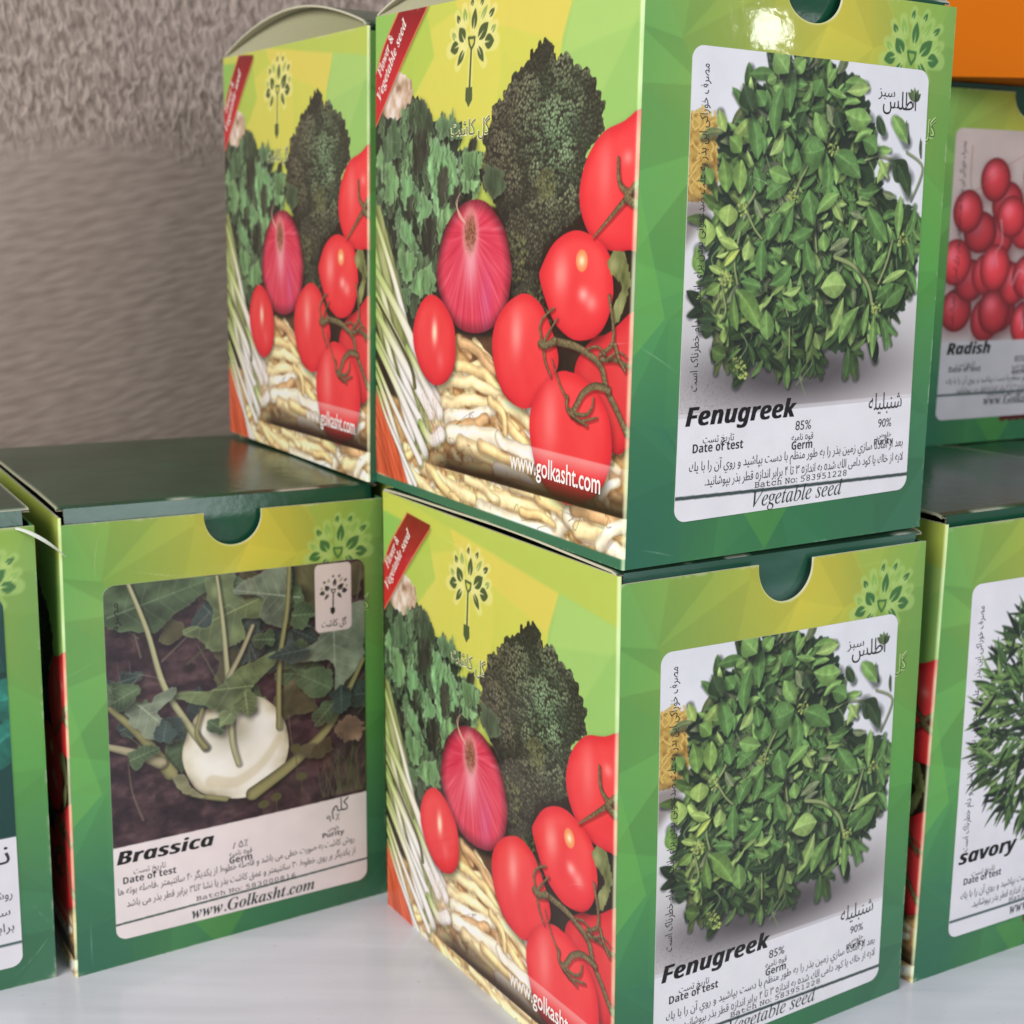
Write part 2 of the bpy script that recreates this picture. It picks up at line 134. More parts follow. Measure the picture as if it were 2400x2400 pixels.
class Sheet:
    def __init__(self, x0, y0, x1, y1, k=1.4, base=(255, 255, 255)):
        self.x0, self.y0, self.k = x0, y0, k
        self.w, self.h = int((x1-x0)*k), int((y1-y0)*k)
        self.a = np.empty((self.h, self.w, 3), np.float32); self.a[:] = base
    def win(self, x0, y0, x1, y1):
        k = self.k
        i0 = max(0, int((x0-self.x0)*k)); i1 = min(self.w, int((x1-self.x0)*k)+2)
        j0 = max(0, int((y0-self.y0)*k)); j1 = min(self.h, int((y1-self.y0)*k)+2)
        if i1-i0 < 1 or j1-j0 < 1: return None
        X = self.x0+(np.arange(i0, i1)+0.5)/k; Y = self.y0+(np.arange(j0, j1)+0.5)/k
        return i0, i1, j0, j1, X[None, :].astype(np.float32), Y[:, None].astype(np.float32)
    def put(self, wn, col, m):
        i0, i1, j0, j1 = wn[:4]; v = self.a[j0:j1, i0:i1]
        v += (np.asarray(col, np.float32)-v)*m[..., None]
    def mask(self, P, pad=0):
        P = np.asarray(P, float)
        wn = self.win(P[:, 0].min()-pad, P[:, 1].min()-pad, P[:, 0].max()+pad, P[:, 1].max()+pad)
        if wn is None: return None, None
        i0, i1, j0, j1, X, Y = wn
        acc = np.zeros((j1-j0, i1-i0+1), np.int32); ys = Y[:, 0]; k = self.k
        for (ax, ay), (bx, by) in zip(P, np.roll(P, -1, 0)):
            if ay == by: continue
            lo, hi = (ay, by) if ay < by else (by, ay)
            r = np.nonzero((ys >= lo) & (ys < hi))[0]
            if len(r) == 0: continue
            xc = ax+(ys[r]-ay)*(bx-ax)/(by-ay)
            ix = np.clip(np.ceil((xc-self.x0)*k-0.5).astype(int)-i0, 0, i1-i0)
            acc[r, ix] += 1
        return wn, (np.cumsum(acc[:, :-1], 1) % 2).astype(np.float32)
    def poly(self, P, col, a=1.0, feather=0):
        wn, m = self.mask(P, feather*2.5)
        if wn is None: return
        if feather: m = blur(m, feather*self.k)
        c = col(wn[4], wn[5], m) if callable(col) else np.broadcast_to(np.array(col, np.float32), m.shape+(3,))
        self.put(wn, c, m*a)
    def blob(self, x, y, rx, ry, col, a=1.0, p=2.0, rot=0):
        R = max(rx, ry)*2.2; wn = self.win(x-R, y-R, x+R, y+R)
        if wn is None: return
        dx, dy = wn[4]-x, wn[5]-y; c, s = math.cos(rot), math.sin(rot)
        q = (np.abs((dx*c+dy*s)/rx)**p+np.abs((-dx*s+dy*c)/ry)**p)
        self.put(wn, col, a*np.exp(-q))
    def disc(self, x, y, rx, ry, col, a=1.0, rot=0):
        R = max(rx, ry)+2; wn = self.win(x-R, y-R, x+R, y+R)
        if wn is None: return
        dx, dy = wn[4]-x, wn[5]-y; c, s = math.cos(rot), math.sin(rot)
        q = np.sqrt(((dx*c+dy*s)/rx)**2+((-dx*s+dy*c)/ry)**2)
        cc = col(q, dx, dy) if callable(col) else col
        self.put(wn, cc, a*np.clip((1-q)*min(rx, ry)*self.k+0.5, 0, 1))
    def stroke(self, P, w0, w1, col, a=1.0, soft=0.8):
        P = np.asarray(P, float); R = max(w0, w1)/2+3
        wn = self.win(P[:, 0].min()-R, P[:, 1].min()-R, P[:, 0].max()+R, P[:, 1].max()+R)
        if wn is None: return
        X, Y = wn[4], wn[5]; best = None; n = len(P)-1
        for i in range(n):
            ax, ay = P[i]; bx, by = P[i+1]; dx, dy = bx-ax, by-ay; L2 = dx*dx+dy*dy+1e-9
            t = np.clip(((X-ax)*dx+(Y-ay)*dy)/L2, 0, 1)
            ex, ey = X-(ax+t*dx), Y-(ay+t*dy); d2 = ex*ex+ey*ey
            sg = np.sign(dx*(Y-ay)-dy*(X-ax)); T = (i+t)/n
            if best is None: best, side, TT = d2, sg+0*d2, T+0*d2
            else:
                q = d2 < best; best = np.where(q, d2, best); side = np.where(q, sg, side); TT = np.where(q, T, TT)
        hw = (w0+(w1-w0)*TT)/2; d = np.sqrt(best); v = side*d/np.maximum(hw, 0.01)
        m = np.clip((hw-d)*self.k/soft+0.5, 0, 1)
        c = col(TT, v, X, Y) if callable(col) else np.broadcast_to(np.array(col, np.float32), m.shape+(3,))
        self.put(wn, c, m*a)
    def leaf(self, bx, by, tx, ty, w, col, seed=0, vein=0.35, rim=0.5, power=0.75, expo=0.8, bend=0.12, tex=0.22):
        L = math.hypot(tx-bx, ty-by)+1e-6; R = w
        wn = self.win(min(bx, tx)-R, min(by, ty)-R, max(bx, tx)+R, max(by, ty)+R)
        if wn is None: return
        c, s = (tx-bx)/L, (ty-by)/L; dx, dy = wn[4]-bx, wn[5]-by
        u = (dx*c+dy*s)/L; v = -dx*s+dy*c
        v = v-bend*L*((seed*37 % 11)/5-1)*u*(1-u)*2
        uc = np.clip(u, 0, 1); prof = np.clip(np.sin(np.pi*uc**power), 0, 1)**expo*(w/2)*(1+0.03*np.sin(uc*9+seed))
        d = prof-np.abs(v); m = np.clip(d*self.k+0.3, 0, 1)*((u > 0) & (u < 1))
        q = v/np.maximum(prof, 0.5)
        f = 1+0.085*np.where(q > 0, 1, -1)*(1 if seed % 2 else -1)+0.20*(0.5-np.abs(q))+0.12*(uc-0.4)
        f = f*(1-tex/2+tex*fbm(wn[4]*0.11+seed, wn[5]*0.11, 3)*1.6-tex*0.3)
        colr = np.array(col, np.float32)*f[..., None]
        vn = np.exp(-(v/(0.9+w*0.012))**2)*vein*(1-uc*0.6)
        sv = np.exp(-((np.abs(v)*0.9+(uc*L-0.0)*1.0) % (w*0.22)/(w*0.035))**2)*0.10*(np.abs(q) < 0.85)
        rm = np.exp(-(d/(1.1))**2)*rim
        lite = np.minimum(colr*1.25+38, 235)
        colr = colr+(lite-colr)*np.clip(vn+sv+rm, 0, 1)[..., None]
        self.put(wn, colr, m)
    def shadow(self, P, dx, dy, a, r):
        self.poly(np.asarray(P, float)+np.array([dx, dy]), (12, 10, 9), a, r)
    def done(self):
        h, w_ = self.h//2*2, self.w//2*2; a = self.a[:h, :w_]
        a = (a[0::2, 0::2]+a[1::2, 0::2]+a[0::2, 1::2]+a[1::2, 1::2])/4
        self.s = np.clip(a, 0, 255); return self
    def sample(self, X, Y):
        k = self.k/2; x = np.clip((X-self.x0)*k-0.5, 0, self.s.shape[1]-1.001); y = np.clip((Y-self.y0)*k-0.5, 0, self.s.shape[0]-1.001)
        i = x.astype(int); j = y.astype(int); fx = (x-i)[..., None]; fy = (y-j)[..., None]
        return (self.s[j, i]*(1-fx)+self.s[j, i+1]*fx)*(1-fy)+(self.s[j+1, i]*(1-fx)+self.s[j+1, i+1]*fx)*fy
def ramp(t, *cs):
    """colour ramp over equally spaced stops"""
    cs = np.array(cs, np.float32); t = np.clip(t, 0, 1)*(len(cs)-1); i = np.minimum(t.astype(int), len(cs)-2); f = (t-i)[..., None]
    return cs[i]*(1-f)+cs[i+1]*f

# ---- the leafy spade emblem printed on every box
def emblem(sh, T, dark, pale, glow, cut=None, handle=True):
    fx = lambda p: T(p[0], p[1])
    sc = math.hypot(*(np.array(T(100, 0))-np.array(T(0, 0))))/100
    if glow is not None:
        for t, w_, b, e in G['logoleaf']:
            b2, e2 = fx(b), fx(e); sh.stroke([b2, e2], w_*0.45*sc+9*sc, w_*0.45*sc+7*sc, glow, 0.55, soft=5*sc+1)
        if handle:
            q = [fx(p) for p in G['logoshaft']]; sh.stroke(q, 17*sc, 17*sc, glow, 0.6, 4*sc+1)
            q = [fx(p) for p in G['logoblade']]; sh.poly(np.array(q)*1.0, glow, 0.6, 4*sc)
    for t, w_, b, e in G['logoleaf']:
        b2, e2 = fx(b), fx(e); ww = w_*0.44*sc; col = dark if t else pale
        L = math.hypot(e2[0]-b2[0], e2[1]-b2[1])
        n = 14; P = []; d = ((e2[0]-b2[0])/L, (e2[1]-b2[1])/L)
        for s in (1, -1):
            for i in range(n+1):
                u = i/n if s == 1 else 1-i/n
                h = math.sin(math.pi*u**0.85)**0.85*ww/2*s
                P.append((b2[0]+d[0]*u*L-d[1]*h, b2[1]+d[1]*u*L+d[0]*h))
        sh.poly(P, col)
        sh.stroke([b2, (b2[0]+d[0]*L*0.55, b2[1]+d[1]*L*0.55)], 4.5*sc, 0.5*sc, glow if glow is not None else (235, 225, 225))
    h = [fx(p) for p in G['logohandle']]
    for i in range(5): sh.stroke([h[i], h[(i+1) % 5]], 5.5*sc, 5.5*sc, dark)
    if handle:
        q = [fx(p) for p in G['logoshaft']]; sh.stroke(q, 6*sc, 7*sc, dark)
        sh.poly([fx(p) for p in G['logoblade']], dark)

# ---- the vegetable picture that wraps the side of every box (912 x 1060 units)
def side_sheet():
    sh = Sheet(-6, -62, 920, 1066, 1.45, (184, 200, 90)); rnd = random.Random(3)
    for c, P in G['bg']: sh.poly(P, c, 0.9, 3)
    sh.poly([(-10, 640), (120, 640), (300, 560), (430, 560), (560, 560), (930, 560), (930, -70), (-10, -70)], lambda X, Y, m: ramp(fbm(X*0.03, Y*0.03, 3), (34, 22, 18), (60, 44, 32)), 1, 3)
    # cauliflower
    def cf(X, Y, m):
        n = fbm(X*0.05, Y*0.035, 4); return ramp((n-0.22)*1.7, (150, 118, 92), (200, 172, 146), (226, 206, 190), (236, 222, 214))
    sh.poly(rough_edge(spline(G['caul'], 4), 7, 0.09), cf)
    # broccoli
    B = spline(G['broc'], 4); Bp = rough_edge(B, 9, 0.12, 2)
    sh.poly(Bp, lambda X, Y, m: ramp(fbm(X*0.05, Y*0.05, 3), (40, 38, 32), (58, 56, 46), (66, 70, 56)))
    wn, bm = sh.mask(Bp); ys = wn[5][:, 0]; xs = wn[4][0]
    inside = lambda x, y: bm[min(max(int((y-ys[0])*sh.k), 0), bm.shape[0]-1), min(max(int((x-xs[0])*sh.k), 0), bm.shape[1]-1)] > 0
    lumps = [(rnd.uniform(440, 890), rnd.uniform(300, 850), rnd.uniform(30, 58)) for _ in range(64)]
    for i in range(9500):
        x, y = rnd.uniform(420, 905), rnd.uniform(250, 866)
        if not inside(x, y): continue
        lum = 0.12
        for a, b, r in lumps:
            q = ((x-a)**2+(y-b)**2)/(r*r)
            if q < 1: lum = 0.20+0.62*math.sqrt(1-q)+0.34*(y-b)/r; break
        top = math.exp(-((x-690)/120)**2-((y-690)/130)**2)
        f = 0.40+0.62*max(lum, 0)+0.34*top*rnd.uniform(0.6, 1)+rnd.uniform(-0.10, 0.12)
        if y < 560: f *= 0.72+0.28*rnd.random()
        g = np.array((96, 90, 72))*(1-top)+np.array((94, 114, 84))*top
        r = rnd.uniform(2.6, 4.6)
        sh.disc(x, y-1.2, r*1.2, r*1.2, (30, 29, 25), 0.42)
        sh.disc(x, y, r, r*0.85, g*f*1.1, 0.95)
        sh.disc(x-0.4, y+0.9, r*0.45, r*0.4, np.minimum(g*f*1.38+6, 200), 0.7)
    for x, y, r in ((560, 470, 46), (640, 380, 50), (600, 330, 36), (655, 600, 30)):
        for i in range(120):
            a, q = rnd.uniform(0, 6.3), r*math.sqrt(rnd.random()); f = rnd.uniform(0.6, 1.25)
            sh.disc(x+q*math.cos(a), y+q*math.sin(a), 3.6, 3.2, np.array((104, 106, 72))*f, 0.8)
    # lettuce
    LT = spline(G['lett'], 4); sh.poly(rough_edge(LT, 10, 0.1, 5), lambda X, Y, m: ramp(fbm(X*0.045, Y*0.02, 4), (26, 26, 22), (48, 56, 44), (58, 74, 56)))
    tones = [(56, 56, 46), (74, 88, 64), (94, 122, 86), (114, 152, 100), (128, 176, 118)]
    wnl, lm = sh.mask(LT); ly = wnl[5][:, 0]; lx = wnl[4][0]
    inl = lambda x, y: 0 <= int((y-ly[0])*sh.k) < lm.shape[0] and 0 <= int((x-lx[0])*sh.k) < lm.shape[1] and lm[int((y-ly[0])*sh.k), int((x-lx[0])*sh.k)] > 0
    def frill(P, tone, seed):
        Q = rough_edge(rough_edge(spline(P, 4), 9, 0.10, seed), 5, 0.30, seed+3); c = np.array(tones[tone], float)*rnd.uniform(0.88, 1.1)
        sh.shadow(Q, 4, -7, 0.45, 6)
        def f(X, Y, m):
            s = fbm(X*0.05+seed, Y*0.017+X*0.006, 4); fo = np.abs(fbm(X*0.075+seed*2, Y*0.02, 3)-0.5)*2
            e = np.clip((1-blur(m, 2.2*sh.k))*2, 0, 1); e2 = np.clip((1-blur(m, 9*sh.k))*1.6, 0, 1)
            v = c*(0.50+0.62*s+0.42*np.sqrt(fo))[..., None]
            v = v+(np.array((176, 192, 140))-v)*(np.exp(-(fo/0.05)**2)*0.16*(tone > 1))[..., None]
            return v+(np.minimum(c*1.25+36, 210)-v)*(np.clip(e*0.5+e2*0.18, 0, 1)*(0.15 if tone == 0 else 1))[..., None]
        sh.poly(Q, f, 0.96, 0.6)
    for i in range(230):
        x, y = rnd.uniform(0, 450), rnd.uniform(340, 860)
        if not inl(x, y): continue
        r = rnd.uniform(9, 24); t = rnd.choice([0, 1, 1, 1, 2, 2, 2, 3, 3])
        frill([(x+r*math.cos(a)*rnd.uniform(0.5, 1.0), y+r*1.7*math.sin(a)*rnd.uniform(0.6, 1.1)) for a in np.arange(7)*0.9], t, i)
    for i, (t, P) in enumerate(G['leaves']): frill(P, t, 200+i)
    for i in range(150):
        x, y = rnd.uniform(0, 420), rnd.uniform(360, 830); h = rnd.uniform(16, 44)
        if not (inl(x, y) and inl(x, y-h)): continue
        Pq = spline([(x, y), (x+rnd.uniform(-9, 9), y-h*.35), (x+rnd.uniform(-9, 9), y-h*.7), (x+rnd.uniform(-10, 10), y-h)], 5, False)
        sh.stroke(Pq+np.array([3, -1]), 8, 5, (40, 46, 34), 0.35, 5); sh.stroke(Pq, 3, 1, (150, 186, 132), 0.6, 2)
    for i in range(60):
        x, y = rnd.uniform(20, 400), rnd.uniform(380, 820)
        if inl(x, y): sh.stroke(spline([(x, y), (x+rnd.uniform(-12, 12), y-26), (x+rnd.uniform(-14, 14), y-60)], 5, False), 2.4, 1, (150, 178, 128), 0.5)
    # dark floor of the heap, then beans
    sh.poly(G['beanmask'], lambda X, Y, m: ramp(fbm(X*0.04, Y*0.05, 3), (140, 94, 54), (200, 154, 98), (232, 196, 140)), 1, 2)
    sh.poly([(-20, -70), (930, -70), (930, 60), (560, 80), (240, 140), (-20, 160)], lambda X, Y, m: ramp(fbm(X*0.035, Y*0.05, 3), (140, 96, 56), (200, 156, 104), (232, 198, 144)), 1, 3)
    sh.poly([(330, 430), (470, 430), (560, 250), (520, 150), (350, 330)], (66, 42, 34), 0.75, 10)
    def bean(P, w_, c, seed):
        base = [(246, 220, 168), (240, 206, 146), (210, 168, 120), (250, 236, 208)][c]
        P = spline(P, 5, False); b = np.array(base, float)
        P = P+np.stack([vnoise(P[:, 0]*0.05+seed, P[:, 1]*0+seed)-.5, vnoise(P[:, 0]*0.045+seed*2, P[:, 1]*0+9)-.5], 1)*9
        sh.stroke(P+np.array([2, -4]), w_+5, w_+1, (110, 66, 32), 0.34, 5)
        def f(T, v, X, Y):
            s = np.sqrt(np.clip(1-v*v*0.92, 0.05, 1)); k = 0.62+0.46*s+0.08*v
            lump = 1+0.07*np.sin(T*9+seed)*(np.abs(v) < .8); n = 0.9+0.22*fbm(X*0.08+seed, Y*0.08, 3)
            w2 = np.clip(np.abs(T-0.5)*2.6-0.6, 0, 1)[..., None]
            return np.minimum(b*(k*lump*n)[..., None]*(1-0.12*w2)+np.exp(-((v-0.25)/0.3)**2)[..., None]*20, 248)
        sh.stroke(P, w_, w_*0.82, f)
    for i in range(120):
        x, y = rnd.uniform(-10, 900), rnd.uniform(-60, 60); a = rnd.uniform(-1.1, 0.4)
        bean([(x, y), (x+40*math.cos(a), y+40*math.sin(a)+rnd.uniform(-8, 8)), (x+85*math.cos(a), y+85*math.sin(a))], rnd.uniform(18, 30), rnd.choice([0, 1, 0, 3, 3]), i)
    wb, bm2 = sh.mask(spline(G['beanmask'], 3)); bxs, bys = wb[4][0], wb[5][:, 0]
    for i in range(150):
        x, y = rnd.uniform(240, 860), rnd.uniform(40, 330); j_, i_ = int((y-bys[0])*sh.k), int((x-bxs[0])*sh.k)
        if not (0 <= j_ < bm2.shape[0] and 0 <= i_ < bm2.shape[1] and bm2[j_, i_] > 0): continue
        a = rnd.gauss(-0.35, 0.45); L = rnd.uniform(40, 75)
        bean([(x, y), (x+L*.5*math.cos(a), y+L*.5*math.sin(a)+rnd.uniform(-7, 7)), (x+L*math.cos(a-0.15), y+L*math.sin(a-0.15))], rnd.uniform(18, 28), rnd.choice([0, 0, 1, 3, 3, 2]), 300+i)
    for i, (c, w_, P) in enumerate(G['beans']): bean(P, w_*0.94, c, i)
    for i in range(40):
        x, y = rnd.uniform(240, 880), rnd.uniform(-50, 190)
        sh.stroke(spline([(x, y), (x+rnd.uniform(-20, 20), y+rnd.uniform(-14, 14)), (x+rnd.uniform(-34, 34), y+rnd.uniform(-24, 24))], 4, False), 2.2, 1, (110, 80, 40), 0.6)
    # carrots
    sh.poly(G['carrot'], lambda X, Y, m: ramp(fbm((X+Y*0.4)*0.06, Y*0.012, 3), (150, 58, 34), (222, 98, 62), (236, 128, 88)), 1, 1.5)
    for k in range(6): sh.stroke([(-6, 190-26*k), (50, 130-28*k), (120, 40-30*k)], 3, 2, (120, 44, 26), 0.55, 2)
    sh.poly([(-10, 560), (20, 560), (110, 400), (190, 230), (260, 90), (200, 40), (60, 200), (-10, 330)], lambda X, Y, m: ramp(fbm((X+Y*.4)*0.09, Y*0.02, 3), (84, 90, 46), (150, 158, 96), (196, 200, 150)), 1, 3)
    # scallions
    for i, (c, w0, w1, P) in enumerate([(0, 34, 60, [(-8, 470+0), (70, 300), (190, 120)]), (1, 30, 46, [(-8, 380), (80, 220), (170, 70)]), (0, 26, 44, [(-8, 540), (90, 400), (200, 210)])]+G['scal']):
        P = spline(P, 6, False)
        if c < 2: sh.stroke(P+np.array([5, -4]), w0*.52+8, w1*.52+8, (60, 64, 30), 0.34, 6)
        def f(T, v, X, Y):
            g = ramp(np.clip(T*1.5, 0, 1), (160, 188, 98), (204, 214, 146), (238, 234, 210), (248, 240, 236)) if c < 2 else ramp(T, (70, 70, 34), (110, 104, 60))
            s = 0.68+0.36*np.sqrt(np.clip(1-v*v*0.95, 0, 1))+0.04*np.sin(v*11+i)
            return np.minimum(g*s[..., None], 246)
        sh.stroke(P, w0*.52, w1*.52, f)
    for i in range(46):
        x, y = rnd.uniform(205, 290), rnd.uniform(95, 215); sx = rnd.uniform(10, 44)
        sh.stroke(spline([(x, y), (x+sx*.4, y-rnd.uniform(10, 30)), (x+sx, y-rnd.uniform(24, 70))], 5, False), 2.4, 0.8, rnd.choice([(240, 222, 214), (224, 196, 180), (190, 150, 128)]), 0.8)
    # onion
    ON = spline(G['onion'], 6); sh.shadow(ON, 6, -8, 0.7, 9); rx, ry = G['root']
    def onion(X, Y, m):
        a = np.arctan2(X-rx, (Y-ry)*0.55); r = np.hypot(X-rx, (Y-ry)*0.62)
        s = vnoise(a*16+40, r*0.012+3); s2 = vnoise(a*40+9, r*0.02)
        e = np.clip((blur(m, 20*sh.k)-0.45)/0.5, 0, 1)
        s3 = vnoise(a*90+3, r*0.02+9); c = ramp(0.12+s*0.30+s2*0.26+s3*0.26, (158, 22, 50), (194, 42, 68), (214, 74, 94), (238, 150, 158))
        c = c*(0.46+0.60*e)[..., None]
        hl = np.exp(-((X-rx-4)/26)**2-((Y-ry+52)/58)**2); c = c+(np.array((246, 186, 196))-c)*(hl*0.75)[..., None]
        pk = np.exp(-((X-rx-62)/22)**2-((Y-ry+128)/60)**2); c = c+(np.array((206, 96, 160))-c)*(pk*0.4)[..., None]
        rt_ = np.exp(-(r/22.0)**4); rg = np.exp(-((r-24)/8.0)**2)
        c = c+(np.array((236, 160, 160))-c)*(rg*0.7)[..., None]
        k = ramp(vnoise(X*0.35, Y*0.35), (70, 36, 26), (150, 96, 70), (190, 140, 110))
        return c+(k-c)*rt_[..., None]
    sh.poly(ON, onion)
    for k in range(5): sh.stroke(spline([(rx-20, ry+18), (rx-44-3*k, ry+30+6*k), (rx-58+5*k, ry+58+5*k)], 5, False), 2.6, 1.2, (224, 178, 160), 0.8)
    # tomatoes
    def tomato(P, shade=1.0, sx=0, pad=9):
        Q = spline(P, 6); sh.shadow(Q, 5, -8, 0.55, pad); c0 = Q.mean(0); hh = Q[:, 1].max()-Q[:, 1].min()
        def f(X, Y, m):
            e = np.clip((blur(m, 15*sh.k)-0.46)/0.54, 0, 1); t = (Y-Q[:, 1].min())/hh
            n = fbm(X*0.02, Y*0.014, 2)
            c = ramp(np.clip(0.15+e*0.55+t*0.22+(n-.5)*.2, 0, 1), (150, 18, 28), (214, 44, 54), (230, 54, 60), (242, 82, 80))
            return c*shade
        sh.poly(Q, f)
    tomato(G['T6'], 0.93); tomato(G['T1']); tomato(G['T2']); tomato(G['T3']); tomato(G['T4'], 1.0, 0, 7)
    # leaves by the right hand edge
    for i, P in enumerate(G['rleaf']):
        sh.poly(rough_edge(spline(P, 4), 5, 0.15, i), lambda X, Y, m: ramp(fbm(X*0.05, Y*0.03, 3), (70, 74, 40), (130, 134, 84), (168, 170, 120)))
    tomato(G['T5'])
    for x, y, a, b, k in G['hl']: sh.blob(x, y, a, b, (255, 190, 180), k)
    x, y = G['spot2']; sh.disc(x, y, 17, 19, (240, 170, 96), 0.7); sh.blob(x, y, 9, 9, (255, 236, 196), 0.95)
    x, y = G['spot4']; sh.blob(x, y, 8, 18, (255, 226, 190), 0.95)
    for i, (w0, w1, P) in enumerate(G['stems']):
        P = spline(P, 6, False)
        sh.stroke(P+np.array([3, -3]), w0*.62+5, w1*.62+4, (60, 8, 8), 0.35, 4)
        def f(T, v, X, Y):
            s = 0.55+0.5*np.sqrt(np.clip(1-v*v, 0, 1))+0.15*v; n = 0.75+0.5*vnoise(X*0.4+i, Y*0.4)
            return np.array((116, 102, 72))*(s*n)[..., None]
        sh.stroke(P, w0*.62, w1*.62, f)
    # ink haze of the print: the pale and dark web address band
    (bx0, bt0), (bx1, bt1), (bx2, bb1), (bx3, bb0) = G['band']
    wn = sh.win(bx0-10, 0, 930, 160); X, Y = wn[4], wn[5]
    t = np.clip((X-bx0)/(bx1-bx0), 0, 1); yt = bt0+(bt1-bt0)*t; yb = bb0+(bb1-bb0)*t; v = (Y-yb)/(yt-yb)
    inn = (np.clip((v)*60, 0, 1)*np.clip((1-v)*60, 0, 1))*(X > bx3+ (1-v)*0)
    left = np.clip((X-bx3)/120, 0, 1)
    sh.put(wn, (245, 232, 224), inn*np.clip((v-0.62)/0.3, 0, 1)*0.42*np.clip((X-bx0-160)/260, 0, 1))
    sh.put(wn, (44, 26, 18), inn*np.clip((0.66-v)/0.58, 0, 1)**1.05*0.95*left)
    # bottom strip, edge wear
    sh.poly([(-10, -70), (930, -70), (930, -31), (-10, -31)], (62, 112, 84), 1)
    # ribbon
    R = G['ribbon']; (x0, y0), (x1, y1), (x2, y2), (x3, y3), (x4, y4), (x5, y5), (x6, y6) = R
    out = spline([(x0+8, y0+10), (x0, y0), (x1, y1), (x2, y2)], 8, False); inn_ = spline([(x3, y3), (x4, y4), (x5, y5), (x6, y6)], 8, False)
    rb = np.concatenate([out, [(-8, 830), (-8, 720)], inn_, [(x6+6, y6+12)]])
    sh.shadow(rb, 4, -5, 0.4, 4)
    sh.poly(rb, lambda X, Y, m: ramp(np.clip((Y-720)/240, 0, 1), (206, 44, 48), (192, 40, 46), (132, 26, 30)))
    sh.stroke(out, 3.4, 3.4, (226, 120, 84)); sh.stroke(inn_, 3.4, 3.4, (226, 120, 84))
    emblem(sh, lambda x, y: (x, y), (80, 94, 54), (152, 172, 94), (234, 230, 156))
    # pale folded corner line along the front edge
    n = sh.win(900, -62, 920, 1066); X, Y = n[4], n[5]
    sh.put(n, (214, 232, 176), np.exp(-((X-910)/2.6)**2)*(0.35+0.5*vnoise(X*0+3, Y*0.03)))
    return sh.done()

# ---- the low-poly green wash on the front of every box (737 x 1000 units)
def front_sheet():
    sh = Sheet(-8, -40, 745, 1046, 1.3, (110, 160, 70)); rnd = random.Random(11)
    ctl = [(0, 1000, (112, 168, 84)), (130, 1000, (150, 180, 76)), (400, 1000, (204, 188, 62)), (620, 1000, (176, 176, 66)), (737, 1000, (124, 170, 78)), (0, 850, (100, 164, 80)), (220, 900, (178, 188, 74)), (430, 880, (206, 192, 62)), (737, 880, (120, 168, 80)), (0, 620, (98, 166, 82)), (60, 480, (92, 160, 78)), (0, 330, (70, 142, 84)), (50, 180, (56, 120, 86)), (0, 0, (48, 112, 88)), (250, 20, (66, 132, 78)), (420, 30, (52, 116, 76)), (620, 20, (58, 116, 82)), (737, 0, (62, 112, 86)), (737, 250, (64, 124, 84)), (720, 480, (86, 158, 72)), (737, 680, (106, 166, 74)), (360, 500, (120, 170, 70))]
    cx = np.array([c[0] for c in ctl], float); cy = np.array([c[1] for c in ctl], float); cc = np.array([c[2] for c in ctl], float)
    def at(x, y):
        w_ = 1/(((cx-x)**2+(cy-y)**2)+900)**1.6; return (cc*w_[:, None]).sum(0)/w_.sum()
    cc = cc*0.90+cc.mean(1, keepdims=True)*0.06; nx, ny = 6, 8; P = {}
    for i in range(nx+1):
        for j in range(ny+1):
            P[i, j] = (i*753/nx-8+(rnd.uniform(-48, 48) if 0 < i < nx else 0), j*1086/ny-40+(rnd.uniform(-52, 52) if 0 < j < ny else 0))
    for i in range(nx):
        for j in range(ny):
            a, b, c, d = P[i, j], P[i+1, j], P[i+1, j+1], P[i, j+1]
            for tri in (((a, b, c), (a, c, d)) if rnd.random() < 0.5 else ((a, b, d), (b, c, d))):
                m = np.mean(tri, 0); base = at(*m); k = rnd.uniform(0.945, 1.055); v0 = [at(*q)*k for q in tri]
                T = np.array([[tri[0][0], tri[0][1], 1], [tri[1][0], tri[1][1], 1], [tri[2][0], tri[2][1], 1]]); K = np.linalg.solve(T, np.array(v0)*0.75+base*k*0.25)
                sh.poly(tri, lambda X, Y, mm: (X[..., None]*K[0]+Y[..., None]*K[1]+K[2]+0*mm[..., None]), 1)
    for tri, c in (([(250, 70), (395, 78), (325, -26)], (88, 152, 66)), ([(0, 640), (70, 400), (0, 330)], (112, 176, 82)), ([(540, 1000), (737, 1010), (640, 800)], (140, 176, 78))): sh.poly(tri, c, 0.45)
    s = 152/166.0
    emblem(sh, lambda x, y: (624+(x-392)*s, 872+(y-870)*s*1.12), (66, 110, 58), (136, 174, 84), (172, 200, 116), handle=False)
    x0, x1, yb = G['orn'][0][0], G['orn'][1][0], G['orn'][0][1]
    P = [(x0, yb+20)]+[(x0+(x1-x0)*i/12, yb-3-6*abs(math.sin(i*0.95))) for i in range(13)]+[(x1, yb+20)]
    sh.poly(P, (84, 26, 28))
    return sh.done()

